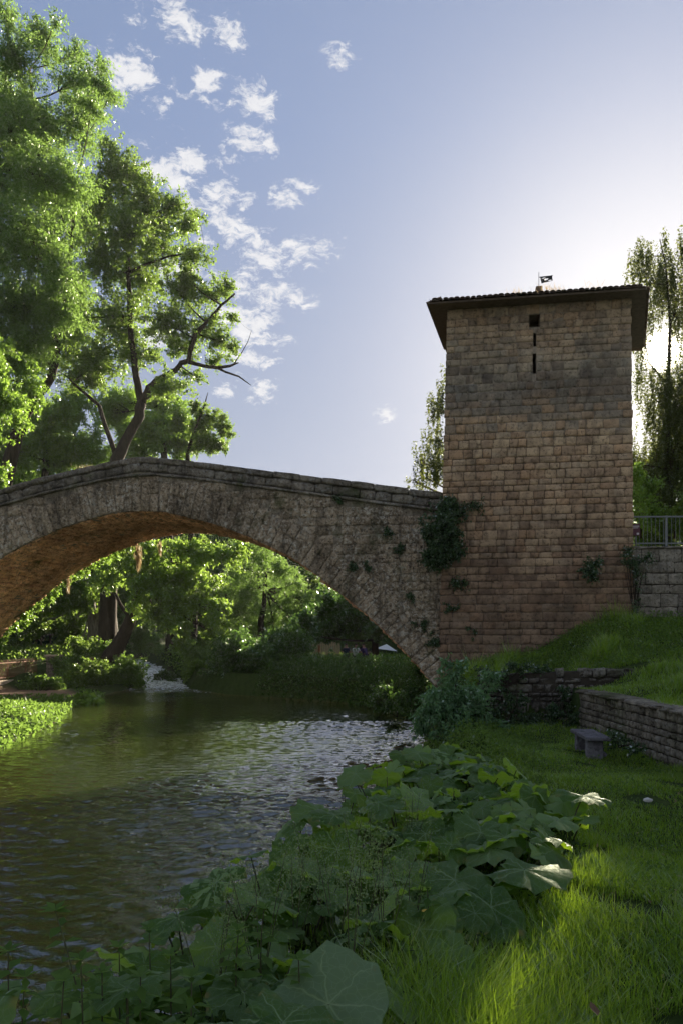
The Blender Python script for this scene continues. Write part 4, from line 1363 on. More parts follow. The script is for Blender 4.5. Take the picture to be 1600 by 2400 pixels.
wood = [(-30, 72, 1.2), (-36, 62, 1.1), (-26, 84, 1.4), (-16, 82, 1.0), (-10, 74, .9), (-4, 72, .55), (2, 78, .7), (8, 74, .7), (14, 78, .75), (-42, 78, 1.3), (-7, 92, 1.1), (4, 94, 1.0), (-20, 98, 1.3), (20, 84, 1.1), (-33, 54, .95), (-25, 55, .8),
        (-29, 49, .85), (-12, 64, .55), (-5, 62, .5), (10, 62, .6), (16, 64, .65)]
for x, y, s in wood:
    c = base_tree.copy(); COL.objects.link(c)
    c.location = (x, y, float(ground_h(x, y)))
    c.scale = (s * wr.uniform(.9, 1.2), s * wr.uniform(.9, 1.2), s * wr.uniform(.85, 1.1)); c.rotation_euler = (0, 0, wr.uniform(0, 6.28))
    for ch in base_tree.children:
        k = ch.copy(); COL.objects.link(k); k.parent = c

# ------------------------------------------------------------------ birches behind the tower
BIR = [(1530, 600, 34, 40), (1500, 660, 30, 55), (1555, 650, 34, 70), (1505, 745, 26, 60), (1580, 730, 34, 80), (1500, 870, 14, 50), (1570, 900, 36, 80), (1525, 930, 26, 60), (1550, 1010, 40, 80),
       (1590, 1050, 40, 100), (1520, 1110, 34, 70), (1570, 1140, 44, 60), (1590, 960, 40, 90), (1545, 1080, 40, 90), (1500, 1090, 26, 60), (1590, 1190, 50, 50), (1530, 1180, 40, 50), (1625, 700, 40, 110), (1640, 900, 50, 140), (1640, 1080, 50, 110), (1475, 760, 20, 60), (1590, 600, 20, 40), (1470, 1080, 24, 70)]
make_tree('birch_tree', 'weeping birch with the low sun shining through it right of the tower', P(1560, 1262, 31), [
    TK(31, (1566, 1262, 8), (1569, 1100, 7), (1564, 900, 5), (1570, 760, 3), (1558, 620, 1.8), (1545, 560, .8)),
    TK(31, (1569, 1100, 5), (1610, 940, 4), (1630, 760, 3), (1620, 640, 1)), TK(31, (1564, 900, 2.5), (1518, 850, 1.5), (1500, 720, .8))],
    px_blobs(BIR, 31, 1.2, 1.2, 11), L_BIRCH, M_BARK, 71, lsize=.085, wfac=.72, per=40, spl=1.3, spr=.07, dens=1.15, droop=.0, hang=2, sub=5, shell=.6)
make_tree('birch_tree', 'weeping birch standing behind the tower, hanging out past its left side above the parapet', P(1120, 1240, 32), [
    TK(32, (1120, 1240, 10), (1118, 1050, 8), (1110, 880, 5), (1100, 780, 2))],
    px_blobs([(1020, 960, 14, 40), (1010, 1030, 22, 40), (990, 1085, 24, 30), (1030, 1080, 26, 50), (1034, 930, 10, 30), (968, 1125, 14, 14), (1000, 1120, 30, 20), (1080, 950, 50, 90), (1100, 1080, 60, 80)], 32, 1.2, 1.0, 12), L_BIRCH, M_BARK_PALE, 72,
    lsize=.085, wfac=.72, per=38, spl=1.0, spr=.06, dens=1.0, hang=2, sub=4, shell=.6)
make_tree('birch_tree', 'dark birch at the right edge with only one branch tip showing', P(1720, 1262, 29), [
    TK(29, (1720, 1262, 12), (1715, 950, 8), (1705, 650, 3))],
    px_blobs([(1630, 560, 34, 30), (1680, 620, 50, 70), (1720, 760, 70, 120), (1700, 950, 60, 130), (1760, 620, 50, 90), (1780, 900, 70, 150), (1710, 1120, 60, 90)], 29, 1.2, 1.0, 13), L_BIRCH, M_BARK_PALE, 73,
    lsize=.085, wfac=.72, per=36, spl=1.2, spr=.06, dens=1.0, hang=2, sub=5, shell=.6)
make_tree('hazel_shrub', 'sunlit yellow-green shrub between the tower corner and the railing', P(1500, 1262, 28), [TK(28, (1500, 1262, 3), (1500, 1150, 2))],
          px_blobs([(1500, 1190, 24, 40), (1495, 1120, 20, 40), (1530, 1210, 30, 30), (1520, 1150, 24, 30)], 27.5, 1.0, .6, 14), L_BRIGHT, M_BARK, 74, cat='shrub', lsize=.10, wfac=.7, per=30, spl=.45, spr=.12, dens=1.0)
make_tree('hazel_shrub', 'shaded olive-green shrub behind the middle of the metal railing', P(1580, 1262, 27), [TK(27, (1580, 1262, 3), (1580, 1200, 2))],
          px_blobs([(1575, 1215, 34, 26), (1610, 1190, 34, 50), (1550, 1235, 26, 16), (1650, 1180, 34, 60)], 27, 1.0, .5, 15), L_POPLAR, M_BARK, 75, cat='shrub', lsize=.10, wfac=.7, per=30, spl=.45, spr=.12, dens=1.0)

make_tree('hazel_shrub', 'shaded leafy bank of shrubs rising behind the railing at the right edge', P(1640, 1262, 33), [TK(33, (1640, 1262, 5), (1640, 1150, 3))],
          px_blobs([(1510, 1190, 34, 44), (1560, 1180, 44, 50), (1620, 1170, 50, 60), (1690, 1150, 60, 80), (1490, 1130, 24, 40), (1540, 1110, 36, 40), (1600, 1090, 40, 50), (1520, 1250, 50, 40), (1600, 1250, 60, 40), (1680, 1240, 50, 50), (1530, 1275, 60, 16), (1620, 1275, 60, 16)], 34, 1.0, .8, 16), L_POPLAR, M_BARK, 76, cat='shrub', lsize=.12, wfac=.7, per=30, spl=.55, spr=.15, dens=.8)

# ------------------------------------------------------------------ plants rooted in the masonry
def clump(name, label, blobs, leaf, seed, cat='plant', group=None, lsize=.07, wfac=.75, per=30, spl=.3, spr=.08, dens=1.0, droop=.3, base=None, stems=True, kind=None, **kw):
    r = np.random.default_rng(seed)
    base = Vector(base) if base is not None else Vector(blobs[0][0]) - Vector((0, 0, blobs[0][1][2]))
    t = thing(name, label, cat, base, 0, group)
    Pn, An, Nn, Ln, tips = foliage(blobs, r, lsize, per, spl, spr, dens, droop, **kw)
    inst('foliage', leaves_mesh('foliage', Pn - np.array(base), An, Nn, Ln, Ln * wfac, leaf, r), t)
    if stems:
        mb = MB()
        for c, subs in tips:
            for s_ in subs[:14]:
                mb.tube(bez((0, 0, 0), Vector(s_) - base, (0, 0, .1), 4), [.012, .009, .006, .003], 4, cap=False)
        mb.build('stem', M_BARK, t, True)
    return t


def on_tower(px, py, D, rx, ry, out=.25):
    s = D / F
    return (P(px, py, D), (rx * s, out, ry * s))


IV = 'ivy and wall plants on the masonry'
clump('ivy_bush', 'largest dark ivy bush hanging where the parapet meets the tower', [on_tower(1040, 1225, 20.75, 42, 46, .38), on_tower(1028, 1270, 20.7, 38, 40, .42), on_tower(1050, 1290, 20.7, 32, 40, .35), on_tower(1015, 1320, 20.8, 24, 24, .3), on_tower(1065, 1190, 20.8, 40, 14, .2)],
      L_IVY, 81, group=IV, dens=1.9, base=P(1045, 1240, 20.95))
clump('ivy_bush', 'small round dark plant growing from the right half of the tower foot', [on_tower(1385, 1325, 20.1, 20, 18, .22), on_tower(1378, 1340, 20.1, 10, 12, .15)], L_IVY, 82, group=IV, dens=1.7, base=P(1385, 1322, 20.36))
clump('ivy_bush', 'strip of ivy climbing the joint between the tower and the retaining wall', [on_tower(1478, 1300, 20.1, 12, 22, .12), on_tower(1490, 1350, 20.2, 8, 34, .1), on_tower(1466, 1315, 20.0, 14, 12, .12), on_tower(1484, 1420, 20.2, 9, 26, .1), on_tower(1500, 1310, 20.2, 18, 12, .12)],
      L_IVY, 83, group=IV, dens=1.5, lsize=.05, base=P(1484, 1440, 20.3))
clump('ivy_bush', 'faint dark ivy patch on the tower just right of the big ivy bush', [on_tower(1100, 1180, 20.78, 26, 12, .1), on_tower(1128, 1188, 20.75, 14, 16, .08), on_tower(1085, 1195, 20.75, 18, 10, .08)], L_IVY, 84, group=IV, dens=.9, lsize=.05, base=P(1100, 1180, 20.9))
rr_ = random.Random(9)
for i, (px, py, s_, lab) in enumerate([
        (985, 1470, 22, 'dark tuft on the abutment low beside the end of the arch'), (1075, 1370, 26, 'sprawling dark tuft below the big ivy bush'), (1105, 1480, 16, 'green fern tuft at the foot of the tower left side'),
        (1010, 1500, 15, 'dark tuft just above the pointed foot of the arch'), (860, 1330, 9, 'tiny tuft on the spandrel halfway along the arch haunch'), (905, 1245, 8, 'tiny tuft on the spandrel left of the big ivy bush'),
        (820, 1325, 9, 'tiny tuft close above the arch ring on the right haunch'), (1435, 1262, 9, 'tiny tuft high on the tower foot near its right edge'), (935, 1285, 8, 'tiny tuft beside the big ivy bush, to its lower left'),
        (1060, 1420, 14, 'dark tuft in the middle of the abutment under the ivy'), (960, 1395, 9, 'tiny tuft on the abutment right of the arch haunch'), (790, 1170, 7, 'tiny tuft just under the parapet right of the crown')]):
    D = 20.98 if px > 1040 else 21.15 + (1040 - px) / F * 20 * .158
    clump('wall_tuft', lab, [on_tower(px, py, D - .08, s_, s_ * .8, .10 + s_ * .003), on_tower(px + s_ * .4, py + s_ * .5, D - .07, s_ * .6, s_ * .5, .08)], L_IVY, 100 + i, group=IV, lsize=.05, spl=.2, spr=.06, dens=1.1, base=P(px, py, D), stems=False)
# bright fringe of creeper along the far edge of the vault, and roots hanging from it
def bpt(u, z, v): return T0 + DX * (.12 + v) - RX * u + Vector((0, 0, z))
fr = np.random.default_rng(5)
arcL = [p for p in resample(ARC, .25) if p.x > 11.6 and p.y > 2.2]
fb = [(bpt(p.x - .05, p.y - .08 * (1 + (p.x - 11) * .12), BW + .02), (.10 + .05 * (p.x > 13.5), .18, .09 + .06 * (p.x > 13.5))) for p in arcL]
clump('creeper', 'bright green creeper fringing the far edge of the arch at left', fb, L_BRIGHT, 130, dens=1.2, lsize=.08, spl=.25, spr=.06, per=16, base=bpt(15.5, 3.6, BW), stems=False)
for i, (px, py, h, wd, lab) in enumerate([(325, 1276, 58, 12, 'longest straw-coloured tuft of dry roots hanging from the far edge of the arch'), (376, 1268, 32, 6, 'short pale tuft of dry roots hanging right of the longest one under the arch'),
                                          (160, 1350, 36, 5, 'thin pale strand of dry roots hanging at the left under the arch')]):
    D = 26.3 + (325 - px) * .0023
    b = P(px, py, D); s_ = D / F
    r = np.random.default_rng(140 + i)
    n = 260 if wd > 8 else 90
    x = r.normal(size=n) * wd * .38 * s_
    z = -r.random(n) ** .8 * h * s_ * (1 - .5 * np.abs(x) / (wd * s_))
    pos = np.stack([x * (1 + z / (h * s_) * .6), r.normal(size=n) * .05, z + .05], 1)
    ax = unit(np.stack([r.normal(size=n) * .12, r.normal(size=n) * .12, -np.ones(n)], 1))
    t = thing('hanging_roots', lab, 'dry roots', b, 0, 'dry roots hanging from the arch')
    inst('strand', leaves_mesh('strand', pos, ax, rand_dirs(n, r), r.uniform(.12, .3, n), .022, L_DRY, r), t)


# ------------------------------------------------------------------ right bank: bench, railing, sign, bushes
bench = thing('stone_bench', 'low stone bench with grey slab seat on the lawn before the low wall', 'bench', (4.02, 12.45, 1.0), math.radians(-4))
sv = stone_variants('slab', M_SLAB, 1, .02, .02, 77)[0][0]
mb = MB(); mb.box((0, 0, .295), (.38, 1.12, .06)); bevel(mb.build('slab', M_SLAB, bench), .015, 2)
for y in (-.34, .36):
    mb = MB(); mb.box((-.02, y, .10), (.26, .11, .33)); bevel(mb.build('leg', M_SLAB, bench), .012)
def rock(name, label, loc, size, mat, seed):
    r = np.random.default_rng(seed)
    import bmesh
    bm = bmesh.new(); bmesh.ops.create_icosphere(bm, subdivisions=2, radius=1)
    me = bpy.data.meshes.new(name)
    for v in bm.verts:
        v.co *= 1 + r.normal() * .10
        v.co = Vector((v.co.x * size[0], v.co.y * size[1], v.co.z * size[2]))
    bm.to_mesh(me); bm.free(); me.materials.append(mat)
    o = inst(name, me, loc=loc)
    return tag(o, label, 'stone')
rock('stone', 'small grey stone lying in the grass below the bench', P(1402, 1768, 12.2), (.12, .09, .06), M_SLAB, 1)
rock('stone', 'small white pebble on the bare patch of the lawn', P(1517, 1871, 8.0) + Vector((0, 0, -.02)), (.05, .04, .025), M_PEBBLE, 2)

rail = thing('metal_railing', 'galvanised metal railing with thin upright bars on top of the block wall', 'railing', (7.62, 20.68, 5.2), math.atan2(-.25, 6.92))
for z, w in ((.90, .045), (.185, .035)):
    mb = MB(); mb.box((3.5, 0, z), (7.0, .03, w)); mb.build('rail', M_IRON, rail)
for i in range(7):
    mb = MB(); mb.box((1.09 + i * 1.07, .002, .43), (.05, .045, 1.0)); mb.build('post', M_IRON, rail)
bar = None
for i in range(64):
    x = .06 + i * .107
    if abs((x - 1.09 + .535) % 1.07 - .535) < .04: continue
    if bar is None:
        mb = MB(); mb.tube([(0, 0, -.02), (0, 0, .9)], .008, 5); bar = mb.mesh('bar', M_IRON)
    inst('bar', bar, rail, loc=(x, 0, 0))
M_SIGN = plain_mat('sign_maroon', (.085, .022, .035), (.11, .03, .045), 8, .5, bump=.05)
M_PRINT = plain_mat('sign_print', (.55, .5, .5), (.62, .58, .58), 8, .5, bump=.05)
sgn = thing('info_sign', 'small dark red information sign on a grey post at the tower corner', 'sign', P(1490, 1290, 20.62), -TH)
s_ = 20.62 / F
mb = MB(); mb.tube([(0, .02, -.05), (0, .02, .62)], .016, 8); mb.build('post', M_IRON, sgn)
mb = MB(); mb.box((-.03, 0, .555), (.24, .02, .32)); bevel(mb.build('panel', M_SIGN, sgn), .004)
mb = MB()
for z, x0, x1 in ((.655, -.10, .07), (.63, -.10, .07), (.60, -.10, .04)):
    mb.box(((x0 + x1) / 2, -.0125, z), (x1 - x0, .004, .012))
mb.box((.035, -.0125, .445), (.06, .004, .05)); mb.build('print', M_PRINT, sgn)

def bl(px, py, D, rx, ry, dz=None):
    s = D / F
    return (P(px, py, D), (rx * s, (dz if dz else (rx + ry) / 2 * s), ry * s))


make_tree('elder_bush', 'tall blue-green elder bush at the foot of the bridge beside the water', P(1070, 1775, 15.4), [
    TK(15.4, (1070, 1775, 4), (1062, 1680, 3), (1066, 1600, 2)), TK(15.4, (1085, 1775, 3), (1120, 1650, 2), (1140, 1610, 1)), TK(15.4, (1055, 1775, 3), (1010, 1700, 2))],
    [bl(*b) for b in [(1075, 1572, 15.4, 28, 24), (1050, 1620, 15.3, 44, 34), (1100, 1630, 15.5, 40, 34), (1010, 1660, 15.4, 44, 34), (1070, 1680, 15.2, 60, 36), (1130, 1680, 15.4, 34, 36), (985, 1690, 15.6, 30, 22), (1040, 1730, 15.1, 50, 26), (1110, 1740, 15.0, 44, 26), (1150, 1590, 15.8, 24, 12), (1165, 1720, 15.3, 24, 26)]],
    L_ELDER, M_BARK, 151, cat='bush', lsize=.10, wfac=.42, per=26, spl=.34, spr=.09, dens=1.25, droop=.4, sub=4)
make_tree('bramble_bush', 'low dark bramble under the arch end, behind the elder bush', P(930, 1680, 24), [TK(24, (930, 1680, 2), (930, 1640, 1.5))],
    [bl(*b) for b in [(960, 1630, 22, 36, 34), (915, 1640, 26, 34, 26), (985, 1590, 22, 26, 24), (880, 1640, 29, 30, 26)]], L_DARK, M_BARK, 152, cat='bush', lsize=.10, wfac=.6, per=28, spl=.4, spr=.12, dens=1.2)
for i, (lab, bb) in enumerate([('dark creeper covering the lower left part of the rubble wall', [(1190, 1650, 16.0, 40, 36), (1180, 1700, 15.9, 36, 30), (1225, 1690, 16.1, 34, 30)]),
                               ('dark creeper in the corner between the rubble wall and the low wall', [(1290, 1680, 15.8, 34, 30), (1320, 1640, 16.0, 24, 24), (1330, 1690, 15.5, 18, 24), (1260, 1710, 15.8, 30, 18)]),
                               ('thin dark creeper along the top of the rubble wall at its left end', [(1170, 1580, 16.3, 36, 14), (1215, 1565, 16.4, 40, 10), (1150, 1610, 16.2, 24, 26), (1270, 1570, 16.5, 24, 7)])]):
    clump('creeper', lab, [bl(a, b, c, d, e, .12) for a, b, c, d, e in bb], L_IVY, 160 + i, group='creepers on the rubble wall', dens=1.25, lsize=.055, spl=.22, spr=.06, base=P(bb[0][0], bb[0][1] + 40, bb[0][2]))
clump('shrub', 'dark low shrub against the bottom of the low wall behind the bench', [bl(1450, 1735, 11.9, 26, 18, .15), bl(1480, 1755, 11.3, 20, 14, .12)], L_IVY, 170, lsize=.05, spl=.2, spr=.06, dens=1.0)

# ------------------------------------------------------------------ left bank beyond the bridge
LW = math.radians(90 - 4.3)
cw = thing('concrete_wall', 'pale weathered concrete wall under the rusty fence on the left bank', 'wall', (-16.12, 35.9, 0), LW)
mb = MB(); mb.box((0, .15, .22), (9.0, .3, 1.1)); bevel(mb.build('wall_body', M_CONCRETE, cw), .03)
fe = thing('iron_fence', 'rusty iron bar fence standing on the pale concrete wall at left', 'fence', (-16.26, 35.9, .77), LW)
for z in (.12, .82):
    mb = MB(); mb.box((0, 0, z), (8.9, .04, .045)); mb.build('rail', M_RUST, fe)
bm_ = None
for i in range(94):
    x = -4.4 + i * .094
    if bm_ is None:
        mb = MB(); mb.tube([(0, 0, 0), (0, 0, .94), (0, 0, .98)], [.010, .010, .002], 5); bm_ = mb.mesh('bar', M_RUST)
    inst('bar', bm_, fe, loc=(x, 0, 0))
for x in (-4.0, -2.2, -.4, 1.4, 3.2):
    mb = MB(); mb.box((x, .03, .47), (.06, .05, .98)); mb.build('post', M_RUST, fe)
gp = thing('gate_pillar', 'square masonry pillar with creeper at the right end of the rusty fence', 'pillar', (-15.1, 40.4, .2), -.1)
mb = MB(); mb.box((0, 0, .8), (.56, .56, 1.6)); mb.build('pillar_core', M_DARKJOINT, gp)
gv = stone_variants('stone', M_RUBBLE, 6, .2, .05, 78)
it = []
for k, (za, zb) in enumerate(courses(0, 1.6, .2, .1, random.Random(3))):
    for xa, xb in lay(-.29, .29, za, zb, (.18, .34), random.Random(k)):
        it.append((SB(xa, xb, za, zb, .015, .1, -.30), 1))
        it.append((Matrix.Rotation(math.pi / 2, 4, 'Z') @ SB(xa, xb, za, zb, .015, .1, -.30), 1))
place(gp, it, gv, 'stone', 300, M_RUBBLE, 'stonework', 5)
mb = MB(); mb.box((0, 0, 1.65), (.72, .72, .10)); bevel(mb.build('cap', M_CONCRETE, gp), .02)
clump('creeper', 'grey-green creeper hanging beside the masonry pillar on the left bank', [bl(143, 1560, 40.1, 14, 18, .3), bl(134, 1552, 40.0, 8, 10, .2), bl(150, 1580, 40.0, 12, 18, .3)], L_WILLOW, 171, lsize=.09, spl=.3, spr=.1, dens=1.1, base=P(145, 1600, 40.2))
sh = thing('sheet_fence', 'dark rust-brown corrugated sheet fence left of the tree trunks', 'fence', P(200, 1575, 41.5), .1)
for i in range(10):
    mb = MB(); x = -.44 + i * .1
    mb.tube([(x, 0, -.15), (x, 0, .74 + .02 * (i % 3))], .058, 8); mb.build('sheet_rib', M_RUST if i % 3 else M_WOOD, sh)
pg = thing('garden_shelter', 'dark open garden shelter with green netting behind the rusty fence', 'shelter', P(60, 1560, 51), 0)
for x in (-1.0, 0.1, 1.05):
    for y in (0, 1.6):
        mb = MB(); mb.box((x, y, .9), (.09, .09, 2.2)); mb.build('post', M_WOOD, pg)
mb = MB(); mb.box((0, .8, 2.05), (2.6, 2.1, .09)); mb.build('roof', M_WOOD, pg)
M_NET = plain_mat('green_netting', (.008, .03, .018), (.014, .05, .03), 30, .9)
mb = MB(); mb.box((.05, 1.72, .8), (2.3, .02, 1.7)); mb.build('netting', M_NET, pg)

# mounds of bramble and weeds on the left bank
def hb(px, D, rx, ry, up=0.0):
    """lump sitting on the ground at a distance"""
    x = (px - 800) / F * D
    s = D / F
    z = float(ground_h(x, D)) + ry * s * .6 + up
    return (Vector((x, D, z)), (rx * s, (rx + ry) / 2 * s, ry * s))


MG = 'overgrown mounds on the left bank'
clump('bramble_mound', 'rounded sunlit mound of weeds jutting into the stream at the rapids', [hb(275, 42, 40, 30), hb(312, 42.5, 26, 30), hb(295, 44, 40, 36), hb(325, 41.6, 14, 20), hb(250, 45, 36, 34)], L_WEED, 180, group=MG, dens=1.3, lsize=.12, spl=.4, spr=.12, base=P(290, 1620, 42))
clump('bramble_mound', 'shaded dark mound between the masonry pillar and the sunlit mound', [hb(175, 39.5, 34, 30), hb(210, 40.5, 36, 34), hb(240, 41, 30, 30), hb(155, 38.6, 16, 18), hb(190, 42, 30, 40)], L_POPLAR, 181, group=MG, dens=1.3, lsize=.12, spl=.4, spr=.12, base=P(200, 1625, 40))
clump('bramble_mound', 'leafy mound in front of the concrete wall and pillar', [hb(80, 37.3, 22, 16), hb(108, 37.2, 22, 18), hb(55, 37.4, 14, 8), hb(130, 37.2, 16, 18)], L_WEED, 182, group=MG, dens=1.3, lsize=.13, spl=.4, spr=.12, base=P(90, 1630, 36.3))
clump('butterbur_clump', 'bright yellow-green broad-leaved clump at the water edge of the left bank', [hb(195, 33.0, 16, 12), hb(215, 33.4, 16, 13), hb(205, 32.6, 20, 10), hb(228, 33.2, 8, 8)], L_BRIGHT, 186, dens=1.0, lsize=.26, wfac=.9, spl=.3, spr=.1, per=14, base=P(205, 1650, 33))
clump('bramble_mound', 'bright low weeds on the right bank at the end of the rapids', [hb(445, 45, 16, 13), hb(470, 44.5, 22, 14), hb(500, 44, 20, 13), hb(525, 43.5, 16, 10), hb(455, 47, 30, 20)], L_BRIGHT, 183, dens=1.2, lsize=.12, spl=.35, spr=.1, base=P(470, 1610, 45))
clump('overhanging_branch', 'dark leafy branch dipping over the white water of the rapids', [bl(390, 1582, 47, 26, 6, .3), bl(405, 1592, 46.5, 12, 9, .3), bl(372, 1584, 47, 10, 6, .2)], L_DARK, 184, dens=1.0, lsize=.12, spl=.3, spr=.08, base=P(405, 1560, 47))
hd = [(745, 37.5, 26, 40), (785, 37, 34, 44), (830, 36.5, 36, 46), (875, 36, 36, 44), (920, 35, 34, 40), (955, 34, 24, 36), (800, 36.3, 50, 24), (880, 35.2, 50, 22), (760, 36.8, 34, 20)]
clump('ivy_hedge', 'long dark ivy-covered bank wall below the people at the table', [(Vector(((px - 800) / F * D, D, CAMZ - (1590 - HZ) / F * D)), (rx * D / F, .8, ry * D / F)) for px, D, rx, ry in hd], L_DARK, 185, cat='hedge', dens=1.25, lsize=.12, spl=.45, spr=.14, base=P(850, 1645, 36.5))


def scatter_leaves(name, label, fn, n, r, leaf, hmax, lsize, kind='stuff', wfac=.5, up=.4, hfun=None):
    """small herb leaves over an area"""
    x, y = fn(n)
    g = ground_h(x, y)
    hh = r.random(len(x)) * (hmax if hfun is None else hfun(x, y))
    pos = np.stack([x, y, g + hh], 1)
    ax = unit(rand_dirs(len(x), r) + np.array([0, 0, up]))
    L = lsize * r.uniform(.6, 1.3, len(x))
    nr = rand_dirs(len(x), r) + np.array([0, 0, .8])
    o = inst(name, leaves_mesh(name, pos, ax, nr, L, L * wfac, leaf, r))
    return tag(o, label, kind=kind)


def left_area(n):
    x = rng.uniform(-19, -8, n * 3); y = rng.uniform(19.5, 37, n * 3)
    dl = xl(y) - x
    spit = ((x + 14.4) / 2.6) ** 2 + ((y - 34.2) / 3.4) ** 2
    nz = np.sin(x * 2.3 + y) * .5 + np.sin(y * 3.1 - x * 1.7) * .5
    ok = (dl > -.15) & (spit > 1.0 + .25 * nz) & (rng.random(n * 3) < .4 + .6 * (dl < 4))
    return x[ok][:n], y[ok][:n]


scatter_leaves('riverside_weeds', 'sunlit low weeds covering the left bank beside the gravel spit', left_area, 20000, rng, L_WEED, .42, .14, hfun=lambda x, y: .10 + .26 * (np.sin(x * 1.7) * np.sin(y * 1.3) > -.2) * (1 - .6 * smooth1(y, 23, 29)))


def far_bank(n):
    x = rng.uniform(-14, 9, n * 2); y = rng.uniform(44, 62, n * 2)
    ok = (x - xr(y) > -.1)
    x2 = rng.uniform(-24, -10, n); y2 = rng.uniform(38, 60, n)
    ok2 = (xl(y2) - x2 > -.1) & ((y2 > 41.2) | (x2 < -17.2))
    return np.concatenate([x[ok][:n], x2[ok2][:n // 2]]), np.concatenate([y[ok][:n], y2[ok2][:n // 2]])


scatter_leaves('undergrowth', 'shaded undergrowth on both banks upstream of the bridge', far_bank, 20000, rng, L_POPLAR, .5, .2)

# seated people at a table beyond the hedge
M_SKIN = plain_mat('skin', (.36, .20, .14), (.42, .25, .18), 5, .6, bump=.05)
M_HAIR = plain_mat('dark_hair', (.015, .012, .010), (.03, .024, .02), 40, .7)
M_NAVY = plain_mat('navy_cloth', (.012, .016, .045), (.02, .026, .065), 20, .9)
M_PURPLE = plain_mat('violet_cloth', (.05, .03, .11), (.075, .045, .15), 20, .9)
M_WHITE = plain_mat('white_cloth', (.70, .70, .74), (.80, .80, .82), 20, .85)
M_TROUSER = plain_mat('dark_trousers', (.02, .02, .024), (.035, .035, .04), 20, .9)


def skin_mesh(name, verts, edges, radii, mat, root=0, sub=1):
    me = bpy.data.meshes.new(name)
    me.from_pydata([tuple(v) for v in verts], edges, [])
    o = bpy.data.objects.new(name, me); COL.objects.link(o)
    o.modifiers.new('skin', 'SKIN')
    sm = o.modifiers.new('sub', 'SUBSURF'); sm.levels = sub; sm.render_levels = sub
    for i, rd in enumerate(radii):
        me.skin_vertices[0].data[i].radius = (rd, rd) if isinstance(rd, (int, float)) else rd
        me.skin_vertices[0].data[i].use_root = (i == root)
    dg = bpy.context.evaluated_depsgraph_get()
    m2 = bpy.data.meshes.new_from_object(o.evaluated_get(dg))
    bpy.data.objects.remove(o)
    m2.name = name
    m2.materials.clear(); m2.materials.append(mat)
    m2.polygons.foreach_set('use_smooth', np.ones(len(m2.polygons), bool))
    return m2


def seated(label, loc, rz, shirt, lean, hair=True):
    t = thing('person', label, 'person', loc, rz)
    f = lean
    V = [(0, 0, .46), (0, f * .5, .68), (0, f, .92), (0, f * 1.15, 1.06), (0, f * 1.3, 1.17), (0, f * 1.3 + .02, 1.28),
         (-.19, f, .96), (-.25, f + .12, .74), (-.18, f + .36, .72), (.19, f, .96), (.25, f + .12, .74), (.18, f + .36, .72),
         (-.10, .05, .46), (-.12, .45, .48), (-.12, .46, .06), (-.12, .58, .03), (.10, .05, .46), (.12, .45, .48), (.12, .46, .06), (.12, .58, .03)]
    E_ = [(0, 1), (1, 2), (2, 3), (3, 4), (4, 5), (2, 6), (6, 7), (7, 8), (2, 9), (9, 10), (10, 11), (0, 12), (12, 13), (13, 14), (14, 15), (0, 16), (16, 17), (17, 18), (18, 19)]
    R = [.15, .15, .155, .06, .09, .085, .065, .05, .03, .065, .05, .03, .09, .07, .05, .04, .09, .07, .05, .04]
    inst('body', skin_mesh('body', V, E_, R, M_SKIN), t)
    # clothes: torso with short sleeves, trousers
    V2 = [(0, 0, .47), (0, f * .5, .68), (0, f, .92), (0, f * 1.05, 1.0), (-.19, f, .955), (-.235, f + .08, .80), (.19, f, .955), (.235, f + .08, .80)]
    inst('shirt', skin_mesh('shirt', V2, [(0, 1), (1, 2), (2, 3), (2, 4), (4, 5), (2, 6), (6, 7)], [.17, .17, .17, .08, .08, .07, .08, .07], shirt), t)
    V3 = [(0, 0, .46), (-.10, .05, .46), (-.12, .45, .48), (-.12, .46, .10), (.10, .05, .46), (.12, .45, .48), (.12, .46, .10)]
    inst('trousers', skin_mesh('trousers', V3, [(0, 1), (1, 2), (2, 3), (0, 4), (4, 5), (5, 6)], [.165, .105, .085, .065, .105, .085, .065], M_TROUSER), t)
    V4 = [(0, f * 1.3 - .015, 1.2), (0, f * 1.3 - .01, 1.30)]
    inst('hair', skin_mesh('hair', V4, [(0, 1)], [.095, .095], M_HAIR), t)
    return t


def gz(x, y): return float(ground_h(x, y))


def on_ground(px, D):
    x = (px - 800) / F * D
    return Vector((x, D, gz(x, D) + .1))


seated('person in a dark navy top seated left of the other two', on_ground(811, 49.5), .1, M_NAVY, .06)
seated('person in a white shirt seated in the middle of the three beyond the hedge', on_ground(833, 49.0), -.5, M_WHITE, .05)
seated('person in a violet top leaning over the table, right of the other two', on_ground(857, 49.6), .9, M_PURPLE, .16)
pt = thing('picnic_table', 'table at which the three people sit beyond the ivy hedge', 'table', on_ground(834, 50.3), 0)
mb = MB(); mb.box((0, 0, .72), (1.9, .75, .05)); mb.build('table_top', M_PALEWOOD, pt)
for x in (-.8, .8):
    mb = MB(); mb.box((x, 0, .345), (.08, .6, .70)); mb.build('leg', M_PALEWOOD, pt)
for px, D, rz, who in ((811, 49.5, .1, 'dark navy'), (833, 49.0, -.5, 'white'), (857, 49.6, .9, 'violet')):
    st = thing('stool', 'plain stool under the seated person dressed in %s' % who, 'stool', on_ground(px, D), rz, 'stools of the seated people')
    mb = MB(); mb.box((0, -.02, .30), (.38, .36, .04)); mb.build('seat', M_WOOD, st)
    for sx in (-1, 1):
        for sy in (-1, 1):
            mb = MB(); mb.box((sx * .15, -.02 + sy * .14, .14), (.035, .035, .29)); mb.build('leg', M_WOOD, st)
wf = thing('board_fence', 'pale sunlit board fence at the left of the seated people', 'fence', P(765, 1550, 56), .15)
for i in range(15):
    mb = MB(); mb.box((-.95 + i * .135, 0, .75), (.10, .025, 1.35)); mb.build('board', M_PALEWOOD, wf)
